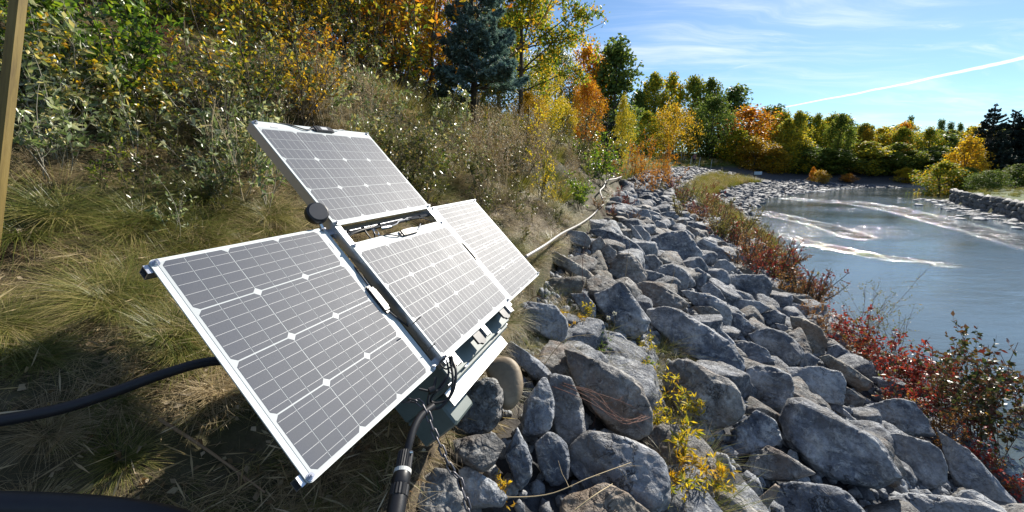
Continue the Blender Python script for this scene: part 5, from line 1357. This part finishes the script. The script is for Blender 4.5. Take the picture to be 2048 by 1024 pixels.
# yellow weeds between the boulders
YW = [proto_bush('weed', 460 + k, .42, .45, 4, 6, 7, .055, 'gold' if k == 2 else 'yellow', 'stem', aspect=.28, r0=.003, grav=.1, start=.1) for k in range(3)]
GW = [proto_bush('weed', 470 + k, .35, .6, 4, 5, 7, .035, 'green', 'stem', aspect=.3, r0=.003, grav=.1, start=.1) for k in range(2)]
yw = [(1300, 760, .6, 'orange tipped weed above the smooth faced boulder'), (1320, 850, .6, 'thin yellow weed left in the clump'), (1360, 960, .7, 'dense golden weed low in the clump'), (1430, 1000, .6, 'yellow weed right of the clump at the bottom edge'), (1385, 830, .7, 'tall yellow green weed at the right of the clump'), (1125, 640, .5, 'brown and yellow weed beside the cracked flat boulder'), (1345, 860, .8, 'tall yellow weed nearest the cracked blue boulder'), (1375, 930, .9, 'bright yellow weed in the middle of the clump by the dark brownish boulder'), (1400, 985, .8, 'yellow weed at the bottom of the clump'), (1335, 800, .7, 'green yellow weed at the top of the clump'),
      (1420, 960, .7, 'yellow orange weed leaning right over the small speckled stone'), (1160, 655, .6, 'orange brown weed beside the two white seed heads'), (1290, 700, .6, 'yellow tipped weed left of the huge long boulder'), (1175, 625, .6, 'upright orange weed above the two white seed heads'),
      (1040, 655, .35, 'small yellow weed beside the enclosure corner'), (1370, 1000, .7, 'yellow weed cut off by the bottom edge'), (1635, 548, .5, 'bright yellow green sprig in the stones near the water'), (1010, 985, .4, 'withered weed between the small knobbly stone and the tan rock')]
for k, (u, v, sc_, lb) in enumerate(yw):
    p = hit(u, v, .12); p[2] -= .08; place(YW[k % 3], p, rp.uniform(0, 6), sc_, lb, 'weed')
for k, (u, v, sc_, lb) in enumerate(((1200, 700, .7, 'green weed left of the two white seed heads'), (1300, 745, .8, 'bluish green weed beside the huge long boulder'), (1340, 770, .7, 'green weed above the yellow clump'), (1130, 705, .5, 'small bright green weed on the soil by the smooth faced boulder'), (200, 350, .8, 'yellow green broad weed with red leaves on the left slope'))):
    p = hit(u, v, .12); p[2] -= .08; place(GW[k % 2], p, rp.uniform(0, 6), sc_, lb, 'weed')
# near yellow green grass leaves at the left edge, and the white leaved seedlings
for k, (u, v, sc_, lb) in enumerate(((345, 470, .5, 'white leaved seedling left of the lower left panel corner'), (150, 250, .8, 'tall pale stemmed weed with large white leaves'), (240, 320, .55, 'white leaved seedling with a reddish stem'))):
    p = pgoto(u, v, .05); place(W[k], p, 1.0 + k, sc_, lb, 'weed')
# seed heads
for k, (u, v, s, lb) in enumerate(((1217, 636, 3.6, 'left white fluffy seed head in front of the pointed upright boulder'), (1229, 627, 3.6, 'right white fluffy seed head in front of the pointed upright boulder'))):
    tp = at(u, v, s); base = hit(u - 4, v + 60, .1); r = empty('seed_head', base); tag(r, lb, 'seed head'); m = MB(); m.tube([(0, 0, 0), tuple((tp - base) * .5 + np.array([.01, 0, .0])), tuple(tp - base)], .0018, 5); m.build('stem', M['stem'], r)
    n = 90; dr = rp.normal(size=(n, 3)); dr /= np.linalg.norm(dr, axis=1)[:, None]; me = leafmesh('fluff', np.repeat((tp - base)[None], n, 0), dr, .022, L['whitefluff'], rp, aspect=.5); obj('fluff', me, r)['kind'] = 'stuff'
# dry twigs lying and standing
def twig(label, pts, r0, r1, mt='twig', side=0, seed=0):
    rr = np.random.default_rng(seed); P = [at(*p) for p in pts]; c = np.array(spline(P, 6)); base = c[0].copy(); lines = [(c - base, r0, r1)]
    for k in range(side):
        i = int(rr.integers(len(c) // 3, len(c) - 1)); d = (c[min(i + 1, len(c) - 1)] - c[i - 1]); d /= np.linalg.norm(d) + 1e-9
        s = curve(c[i] - base, d + rr.normal(size=3) * .5, rr.uniform(.04, .13), rr, .3, 0, 4); lines.append((s, r1 * .9, r1 * .4))
    V, Q = tubes_np(lines, 6); o = obj('twig', mesh_np('twig', V, Q, M[mt], True)); o.location = Vector(base); return tag(o, label, 'twig')
def on(u, v, up=.03, s=None):
    h_ = hit(u, v, up); return (u, v, float(np.linalg.norm(h_) / np.linalg.norm(ray(u, v))))
twig('thick brown twig lying in the shade below the left panel', [on(318, 838), on(400, 890), on(470, 940), on(530, 985)], .006, .0035, side=4, seed=1)
twig('long pale twig arching over the tan rock at the bottom', [on(960, 995, .1), on(1090, 990, .2), on(1180, 955, .28), on(1262, 925, .3)], .0024, .0014, 'straw', 5, 2)
twig('short pale twig crossing the tan rock at the bottom edge', [on(1150, 1020, .25), on(1190, 990, .3), on(1225, 968, .3)], .003, .002, 'straw', 1, 3)
for k in range(5):
    twig(['lowest', 'second lowest', 'middle', 'second highest', 'highest'][k] + ' of the thin red twigs over the smooth faced boulder', [on(1096 + (k * 37) % 11, 757 + (k * 29) % 17, .26), on(1165 + (k * 53) % 30, 778 + (k * 31) % 26, .34), on(1235 + (k * 41) % 30, 800 + (k * 47) % 50, .33), on(1285 + (k * 59) % 40, 822 + (k * 61) % 60, .26)], .0020, .0009, 'redtwig', 6, 10 + k)
for k, (a, b, c, lb) in enumerate((((1035, 650), (1060, 600), (1085, 590), 'curved straw coloured stalk beside the enclosure'), ((1045, 640), (1040, 610), (1030, 600), 'stiff stalk at the lid corner of the enclosure'), ((1245, 600), (1255, 520), (1262, 470), 'dry thistle stalk with small pale heads among the stones'),
                                   ((1170, 620), (1165, 520), (1180, 440), 'reddish stalk rising in front of the long low blue slab'), ((1330, 600), (1345, 560), (1350, 530), 'thin dry stalk against the dark wedge stone'), ((1120, 690), (1160, 700), (1250, 705), 'long pale stalk bending under the pointed boulder'),
                                   ((1500, 835), (1470, 880), (1400, 960), 'dry flower spike leaning across the gap by the yellow weeds'), ((1080, 740), (1130, 680), (1190, 668), 'arched dry grass stalk over the cracked flat boulder'))):
    s0 = on(a[0], a[1], .1)[2]; twig(lb, [(a[0], a[1], s0), (b[0], b[1], s0 * .985), (c[0], c[1], s0 * .97)], .0028, .0014, 'straw' if k % 3 else 'redtwig', 6, 30 + k)
for k in range(16):
    u = rp.uniform(430, 560); v = rp.uniform(280, 420)
    p = pgoto(u, v); Lh_ = rp.uniform(.4, .8); c = curve((0, 0, 0), (rp.normal() * .25, rp.normal() * .25, 1), Lh_, rp, .3, 0, 6); Vq, Q = tubes_np([(c, .003, .0012)] + [(curve(c[4], rp.normal(size=3) + [0, 0, 1], .12, rp), .0015, .0008) for _ in range(4)], 5)
    o = obj('dry_stalk', mesh_np('dry_stalk', Vq, Q, M['straw'], True)); o.location = Vector(p); tag(o, 'bare pale dry stalk on the slope left of the upper solar panel', 'stalk', 'dry stalks left of the upper panel')
# ------------------------------------------------------------------ trees
def tree_proto(nm, seed, H, R, prof, ncl, nlf, size, lm, trunk_h=.2, clr=.17, bark='bark', aspect=.7, limbs=9):
    r = np.random.default_rng(seed); C = []
    for _ in range(ncl):
        t = trunk_h + (1 - trunk_h) * r.random() ** .9; rad = prof((t - trunk_h) / (1 - trunk_h)) * R; a = r.uniform(0, 2 * pi); q = rad * (r.random() ** .45) * r.uniform(.75, 1.12)
        C.append((q * cos(a), q * sin(a), t * H, clr * R * r.uniform(.7, 1.5) * (1.15 - .4 * t)))
    C = np.array(C); per = nlf // ncl; P = []; 
    for c in C:
        d = r.normal(size=(per, 3)); d /= np.linalg.norm(d, axis=1)[:, None]; rr = c[3] * r.random(per)[:, None] ** .4
        P.append(c[:3] + d * rr * [1, 1, 1.25])
    P = np.vstack(P); D = r.normal(size=P.shape) + [0, 0, -.15]
    lines = [(curve((0, 0, -.3), (0, 0, 1), H * .9, r, .10, .3, 8), H * .022, H * .004)]
    tr = lines[0][0]
    for k in range(limbs):
        c = C[r.integers(0, ncl)]; zz0 = max(c[2] * .55, H * trunk_h * .6); i = np.argmin(np.abs(tr[:, 2] - zz0)); p = tr[i]
        mid = (p + c[:3]) / 2 + r.normal(size=3) * R * .05 + [0, 0, -.04 * H]; lines.append((np.array(spline([p, mid, c[:3]], 3)), H * .008, H * .002))
    V, Q = tubes_np(lines, 6)
    return dict(name='tree', H=H, R=R, parts=[('trunk', mesh_np('trunk', V, Q, M[bark], True)), ('crown', leafmesh('crown', P, D, size, L[lm], r, aspect=aspect))])
rnd = lambda t: math.sqrt(max(0, 1 - (2 * t - .85) ** 2 / 1.35)) if t < 1 else .1
egg = lambda t: (math.sin(pi * min(1, t * .92 + .10))) ** .6
col = lambda t: .55 + .45 * math.sin(pi * min(1, t * .9 + .1)) if t < .85 else .45
con = lambda t: max(.06, 1 - t)
PR = {
 'poplar': [tree_proto('t', 501 + k, 10, 1.9, col, 60, 5000, .36, 'poplar', .04, .46) for k in range(2)],
 'far': [tree_proto('t', 511 + k, 10, 3.2, egg, 95, 6200, .36, 'fargreen', .03, .26) for k in range(3)],
 'dark': [tree_proto('t', 521 + k, 10, 3.4, egg, 95, 6200, .36, 'darktree', .02, .26) for k in range(2)],
 'round_dark': [tree_proto('t', 531, 8, 4.0, rnd, 60, 5600, .34, 'darktree', .12, .32)],
 'yellow': [tree_proto('t', 541 + k, 8, 2.2, egg, 55, 5000, .27, 'yellow', .03, .36) for k in range(2)],
 'gold': [tree_proto('t', 551 + k, 8, 3.2, egg, 60, 5400, .30, 'gold', .03, .36) for k in range(2)],
 'orange': [tree_proto('t', 561 + k, 8, 2.8, egg, 60, 5400, .27, 'orange', .03, .36) for k in range(2)],
 'mixed': [tree_proto('t', 571 + k, 9, 3.0, egg, 95, 6200, .28, 'farmixed', .03, .26) for k in range(2)],
 'roundgold': [tree_proto('t', 581, 6, 3.4, rnd, 70, 5200, .17, 'gold', .15, .24)],
}
for nm_, lm_, sd_ in (('near_mixed', 'mixed', 641), ('near_gold', 'gold', 651), ('near_orange', 'orange', 661), ('near_yellow', 'yellow', 671)):
    PR[nm_] = [tree_proto('t', sd_, 7, 2.6, egg, 110, 15000, .135, lm_, .05, .27, limbs=22)]
cnt2 = [0]
def tree(kind, u, s, top, width, label, group=None, cat='tree', name='tree', sink=0.0):
    g = ground_at(u, s); ztop = ray(u, top)[2] * s; pr = PR[kind][cnt2[0] % len(PR[kind])]; cnt2[0] += 1
    h = (ztop - g[2]) / (pr['H'] * 1.02); wr = width / F * s / 2 / (pr['R'] * 1.0) if width else h
    g[2] -= sink
    r = place(dict(pr, name=name), g, rp.uniform(0, 6.28), 1.0, label, cat, group); wr *= 1.15; r.scale = (wr, wr, h); return r
# the cottonwood behind the spruce: an open crown on visible limbs
def cottonwood():
    r = np.random.default_rng(600); H = 8.5; lines = []; LP = []; LD = []
    tr = curve((0, 0, -.3), (.02, 0, 1), H, r, .12, .25, 10); lines.append((tr, .12, .02))
    for k in range(36):
        f = r.uniform(.28, .97); i = int(f * 10); p = tr[min(i, 10)]; a = r.uniform(0, 6.28); d = np.array([cos(a), sin(a), .45]); Ln = (1.15 - f) * 4.0 + .6
        c = curve(p, d, Ln, r, .35, .35, 7); lines.append((c, .035, .008))
        for j in range(9):
            q = c[r.integers(2, 8)]; s = curve(q, r.normal(size=3) + [0, 0, .2], r.uniform(.4, .9), r, .4, 0, 4); lines.append((s, .008, .003))
            m = 100; ii = r.integers(1, 5, m); LP.append(s[ii] + r.normal(size=(m, 3)) * .11); LD.append(r.normal(size=(m, 3)) + [0, 0, -.5])
    V, Q = tubes_np(lines, 6); LP = np.vstack(LP)
    return dict(name='tree', parts=[('trunk', mesh_np('trunk', V, Q, M['bark'], True)), ('crown', leafmesh('crown', LP, np.vstack(LD), .11, L['cotton'], r, aspect=.75))])
cw = cottonwood(); g = ground_at(1040, 17.5); place(cw, g, 1.2, 1.0, 'tall open cottonwood with yellow green leaves behind the spruce', 'tree')
# blue spruce: whorls of drooping boughs, every bough a part
def spruce(u, s, top, width, label, nb=15, per=6, mt='spruce', lean=.0, first=.16, name='spruce_tree'):
    r = np.random.default_rng(int(u)); g = ground_at(u, s); H = ray(u, top)[2] * s - g[2]; R = width / F * s / 2
    root = empty(name, g); tag(root, label, 'spruce'); root.rotation_euler = (0, lean, 0)
    V, Q = tubes_np([(curve((0, 0, -.2), (0, 0, 1), H * 1.02, r, .08, .4, 10), H * .028, H * .004)], 8); obj('trunk', mesh_np('trunk', V, Q, M['bark'], True), root)
    bm = []
    for k in range(5):                                        # five bough shapes of unit length
        lines = [(np.array([(t, .03 * math.sin(t * 5 + k), -.16 * t + .22 * t * t) for t in np.linspace(0, 1, 6)]), .022, .006)]; NP = []; ND = []
        tw = []
        for j in range(15):
            t = .18 + .82 * (j + r.random()) / 15; p = np.array([t, .03 * math.sin(t * 5 + k), -.16 * t + .22 * t * t]); sg = 1 if j % 2 else -1
            ln = (1.05 - t) * .55 + .14; d = np.array([.75, sg * .8, r.uniform(-.2, .15)]); d /= np.linalg.norm(d); c = np.array([p + d * ln * q for q in np.linspace(0, 1, 4)]); c[:, 2] += np.linspace(0, 1, 4) ** 2 * -.03; tw.append(c)
            for h_ in range(2):
                q = p + d * ln * r.uniform(.3, .8); d2 = np.array([.9, sg * r.uniform(-.3, .9), r.uniform(-.25, .2)]); d2 /= np.linalg.norm(d2); tw.append(np.array([q + d2 * ln * .5 * z_ for z_ in np.linspace(0, 1, 3)]))
        tw.append(lines[0][0][2:])
        for c in tw:
            lines.append((c, .006, .003)); n = 46; m = len(c) - 1; ts = r.random(n) * m; i = np.minimum(ts.astype(int), m - 1); P = c[i] + (c[i + 1] - c[i]) * (ts - i)[:, None]; ax = (c[-1] - c[0]); ax /= np.linalg.norm(ax)
            d = r.normal(size=(n, 3)); d -= (d @ ax)[:, None] * ax; d /= np.linalg.norm(d, axis=1)[:, None]; d[:, 2] += .3; NP.append(P); ND.append(d + ax * .9)
        V, Q = tubes_np(lines, 4); a_ = mesh_np('bough', V, Q, M['bark'], True)
        nd = leafmesh('needles', np.vstack(NP), np.vstack(ND), .085, L[mt], r, aspect=.28, fold=.1); bm.append((a_, nd))
    for k in range(nb):
        f = first + (1 - first) * (k / nb) ** 1.0; z_ = f * H; Lb = R * (1.06 - f) ** .72 * 1.15
        m = per if f < .8 else max(3, per - 2)
        for j in range(m):
            a = 2 * pi * (j + .5 * (k % 2)) / m + r.uniform(-.3, .3); ln = Lb * r.uniform(.7, 1.15); me = bm[int(r.integers(0, 5))]
            b = obj('bough', me[0], root); b.location = (0, 0, z_ + r.uniform(-.04, .04) * H); b.rotation_euler = (r.uniform(-.2, .2), -.08 - .45 * f + r.uniform(-.12, .1), a); b.scale = (ln, ln * .9, max(ln, R * .35))
            n_ = obj('needles', me[1], b); n_['kind'] = 'stuff'
    return root
spruce(950, 10.6, -60, 168, 'blue green spruce with a bare lower trunk standing on the slope', nb=15, per=6, first=.22, lean=.04)
spruce(1213, 22, 222, 46, 'little dark spruce between the orange trees', nb=10, per=6, mt='darkspruce', first=.05)
T1 = [('near_mixed', 1000, 22, 40, 150, 'yellow green tree in the gap right of the spruce'), ('near_yellow', 1085, 24, 125, 80, 'yellow tree right of the spruce'), ('near_gold', 1055, 18, 190, 70, 'golden bush tree at the right foot of the spruce'), ('near_yellow', 1120, 27, 205, 60, 'yellow lower crown left of the orange tree'),
      ('near_mixed', 1110, 34, 110, 90, 'green tree behind the yellow trees'), ('orange', 1170, 42, 108, 100, 'orange topped tree against the sky'), ('near_orange', 1170, 30, 165, 68, 'soft orange tree in front of the dark poplar'), ('poplar', 1222, 40, 100, 78, 'tall dark green poplar against the sky'), ('poplar', 1196, 44, 135, 60, 'second poplar left of the tall dark one'),
      ('near_yellow', 1243, 30, 200, 40, 'narrow yellow tree right of the little dark spruce'), ('dark', 1270, 78, 190, 60, 'dark tree right of the tall poplar'), ('far', 1300, 80, 160, 75, 'green and yellow tree left end of the far row'), ('mixed', 1335, 84, 158, 70, 'yellow topped tree in the far row'),
      ('far', 1375, 86, 162, 70, 'third tree of the far row, olive'), ('dark', 1410, 88, 168, 65, 'fourth tree of the far row, brownish'), ('poplar', 1462, 90, 182, 62, 'bluish feathery tree at the right end of the far row'), ('roundgold', 1345, 64, 214, 92, 'round tan yellow tree in front of the far row'),
      ('round_dark', 1418, 74, 205, 88, 'round dark green tree right of the tan yellow one'), ('mixed', 1290, 66, 228, 70, 'low bright green bushy tree behind the orange saplings'), ('orange', 1492, 76, 222, 104, 'broad orange tree right of the round dark one'), ('mixed', 1470, 70, 262, 70, 'green bushy tree below the broad orange one'),
      ('dark', 1440, 76, 270, 60, 'dark bush below the round dark tree'), ('gold', 1508, 67, 282, 68, 'golden bush below the broad orange tree'), ('gold', 1545, 65, 292, 62, 'second golden bush towards the river'), ('yellow', 1592, 66, 266, 44, 'slender bright yellow tree above the far bank'),
      ('poplar', 1535, 94, 218, 50, 'dark feathery tree peeping over the broad orange one')]
for a in T1: tree(*a)
gf = 'woods on the far bank'
rw = np.random.default_rng(70)
tops = [(1560, 232), (1600, 232), (1640, 234), (1680, 238), (1720, 250), (1760, 252), (1800, 252), (1840, 262), (1880, 266), (1920, 262), (1960, 255), (2000, 250), (2045, 250)]
for k, (u, tp) in enumerate(tops):
    for j in range(3):
        kd = ['far', 'far', 'mixed', 'mixed', 'far', 'yellow', 'poplar'][int(rw.integers(0, 7))]
        tree(kd, u + rw.uniform(-18, 18), 72 + j * 7 + rw.uniform(-3, 3), tp + rw.uniform(-7, 12) + j * 2, rw.uniform(40, 62), {'far': 'olive and yellow', 'dark': 'dark green', 'mixed': 'green and gold', 'yellow': 'bright yellow', 'poplar': 'slim green'}[kd] + ' tree in the woods on the far bank', gf)
    tree('dark' if k % 2 else 'far', u + rw.uniform(-10, 10), 67, 292 + rw.uniform(-8, 10), rw.uniform(66, 90), ('dark' if k % 2 else 'olive') + ' lower tree at the front of the woods on the far bank', gf)
for u, tp in ((1807, 238), (1868, 243), (1888, 249), (1906, 250)):
    tree('poplar', u, 92, tp, 13, 'slim columnar poplar top above the far woods, ' + {1807: 'leftmost', 1868: 'second', 1888: 'third', 1906: 'rightmost'}[u] + ' of four', 'slim poplars above the far woods')
tree('orange', 1798, 72, 252, 40, 'orange gold crown in the middle of the far woods'); tree('gold', 1725, 72, 262, 36, 'pale gold crown in the far woods left of the orange one')
tree('yellow', 1815, 62, 336, 30, 'small bright yellow tree on the far shore', sink=0); tree('gold', 1642, 58, 342, 32, 'small yellow bush on the far shore'); tree('orange', 1628, 59, 336, 12, 'thin rust coloured bush left of the small yellow one')
tree('orange', 1700, 61, 348, 26, 'rusty bush at the far water line')
# left hillside crest behind the shrubs
for k, (u, s_, tp, wd, kd, lb) in enumerate(((-60, 11, -200, 330, 'mixed', 'green tree beyond the left edge on the crest'), (90, 12, -180, 300, 'mixed', 'shaded green tree behind the top left bushes'), (230, 13, -200, 280, 'gold', 'dull golden tree behind the bright green bush'),
      (360, 13, -180, 260, 'mixed', 'yellow green tree behind the orange sprays'), (480, 14, -200, 260, 'orange', 'orange tree behind the golden bush'), (600, 15, -190, 250, 'gold', 'golden tree above the upper solar panel'), (700, 16, -200, 230, 'mixed', 'olive tree between the golden ones'),
      (790, 17, -160, 210, 'gold', 'golden tree left of the orange one by the spruce'), (870, 18, -90, 170, 'orange', 'orange tree whose crown touches the left side of the spruce'))):
    tree('near_' + kd, u, s_, tp, wd, lb)
# right bank
for u, s, tp, wd, lb in ((1968, 50, 214, 78, 'leftmost dark spruce on the right bank'), (2012, 54, 224, 66, 'second dark spruce on the right bank'), (2046, 52, 205, 80, 'dark spruce at the right edge'), (1990, 58, 262, 60, 'shorter dark spruce between the two tall ones'), (2095, 50, 215, 90, 'dark spruce just beyond the right edge')):
    spruce(u, s, tp, wd, lb, nb=22, per=8, mt='darkspruce', first=.08)
tree('gold', 1930, 47, 282, 76, 'tall golden tree at the tip of the right bank'); tree('mixed', 1888, 44, 326, 78, 'golden green tree hanging over the water at the tip of the right bank'); tree('dark', 1935, 44, 335, 60, 'dark shaded bush under the golden trees')
tree('dark', 1960, 42, 350, 50, 'dark bush behind the retaining wall'); tree('round_dark', 1985, 36, 344, 62, 'round dark green shrub above the retaining wall'); tree('dark', 2040, 40, 330, 60, 'dark red brown bush at the right edge above the grass')
# ------------------------------------------------------------------ person on the far path and other small things
def person():
    g = ground_at(1388, 62); z0 = g[2]; me = bpy.data.meshes.new('person')
    J = [(0, 0, .95, .14), (0, 0, 1.15, .13), (0, 0, 1.38, .155), (0, 0, 1.50, .06), (0, 0, 1.60, .085), (0, 0, 1.72, .07),
         (-.17, 0, 1.42, .06), (-.30, -.10, 1.28, .05), (-.17, -.22, 1.50, .04), (-.09, -.20, 1.60, .045), (.17, 0, 1.42, .06), (.30, -.10, 1.30, .05), (.17, -.22, 1.52, .04), (.09, -.20, 1.62, .045),
         (-.09, 0, .88, .10), (-.10, -.02, .50, .07), (-.10, .02, .08, .05), (-.10, -.14, .03, .045), (.09, 0, .88, .10), (.10, -.03, .50, .07), (.11, .0, .08, .05), (.11, -.16, .03, .045)]
    E = [(0, 1), (1, 2), (2, 3), (3, 4), (4, 5), (2, 6), (6, 7), (7, 8), (8, 9), (2, 10), (10, 11), (11, 12), (12, 13), (0, 14), (14, 15), (15, 16), (16, 17), (0, 18), (18, 19), (19, 20), (20, 21)]
    me.from_pydata([j[:3] for j in J], E, []); o = obj('person', me)
    sk = me.skin_vertices if me.skin_vertices else None
    o.modifiers.new('skin', 'SKIN'); 
    if not me.skin_vertices: me.attributes.new('skin', 'FLOAT', 'POINT')
    for i, j in enumerate(J): me.skin_vertices[0].data[i].radius = (j[3], j[3])
    me.skin_vertices[0].data[0].use_root = True
    o.modifiers.new('sub', 'SUBSURF').levels = 1; o.modifiers['sub'].render_levels = 1
    o.location = Vector(g); o.rotation_euler = (0, 0, radians(-20))
    def fn(t):
        sp_ = t.add('ShaderNodeSeparateXYZ'); t.link(ocoord(t), sp_.inputs[0])
        c = t.ramp(t.math('DIVIDE', sp_.outputs[2], 1.8), [(0, (.015, .012, .018)), (.52, (.02, .016, .022)), (.54, (.30, .13, .15)), (.84, (.34, .15, .17)), (.86, (.36, .21, .15)), (.955, (.07, .045, .03))], 'CONSTANT')
        return bsdf(t, c, .8)
    me.materials.append(mat('clothes_and_skin', fn)); return tag(o, 'person in a dusky pink top and dark trousers, hands raised to the face', 'person')
try: person()
except Exception as e: print('PERSON', e)
for k, (u0, v0, u1, v1) in enumerate(((1380, 325, 1384, 313), (1397, 325, 1401, 314), (1361, 309, 1364, 297), (1366, 309, 1370, 300), (1422, 329, 1424, 319), (1254, 304, 1262, 292))):
    s = (60, 60, 63, 63, 62, 25)[k]; g = ground_at(u0, s); tp = at(u1, v1, s); tp[2] = max(tp[2], g[2] + .6); m = MB(); m.tube([(0, 0, 0), tuple(tp - g)], .035 if s > 30 else .02, 6)
    o = m.build('stake', M['label']); o.location = Vector(g); tag(o, 'thin pale stake on the far slope, ' + ('left of the person', 'right of the person', 'leftmost of the pair up the slope', 'right one of the pair up the slope', 'farthest right by the path', 'beside the orange saplings')[k], 'stake', 'thin pale stakes on the far slope')
g = ground_at(1518, 52); R_ = empty('sign', g); tag(R_, 'small pale blue board at the edge of the trees above the far riprap', 'sign'); m = MB(); m.box((-.5, -.02, 1.1), (.5, .02, 1.5)); m.build('board', simple('pale_blue_paint', (.35, .45, .55), .5), R_)
m = MB(); m.box((-.42, .021, 0), (-.36, .05, 1.45)); m.box((.36, .021, 0), (.42, .05, 1.45)); 
for x_ in (-.42, .36): mm = MB(); mm.box((x_, .021, 0), (x_ + .06, .06, 1.45)); mm.build('post', M['bark'], R_)
g = at(1640, 338, 60)
bpy.context.view_layer.update()
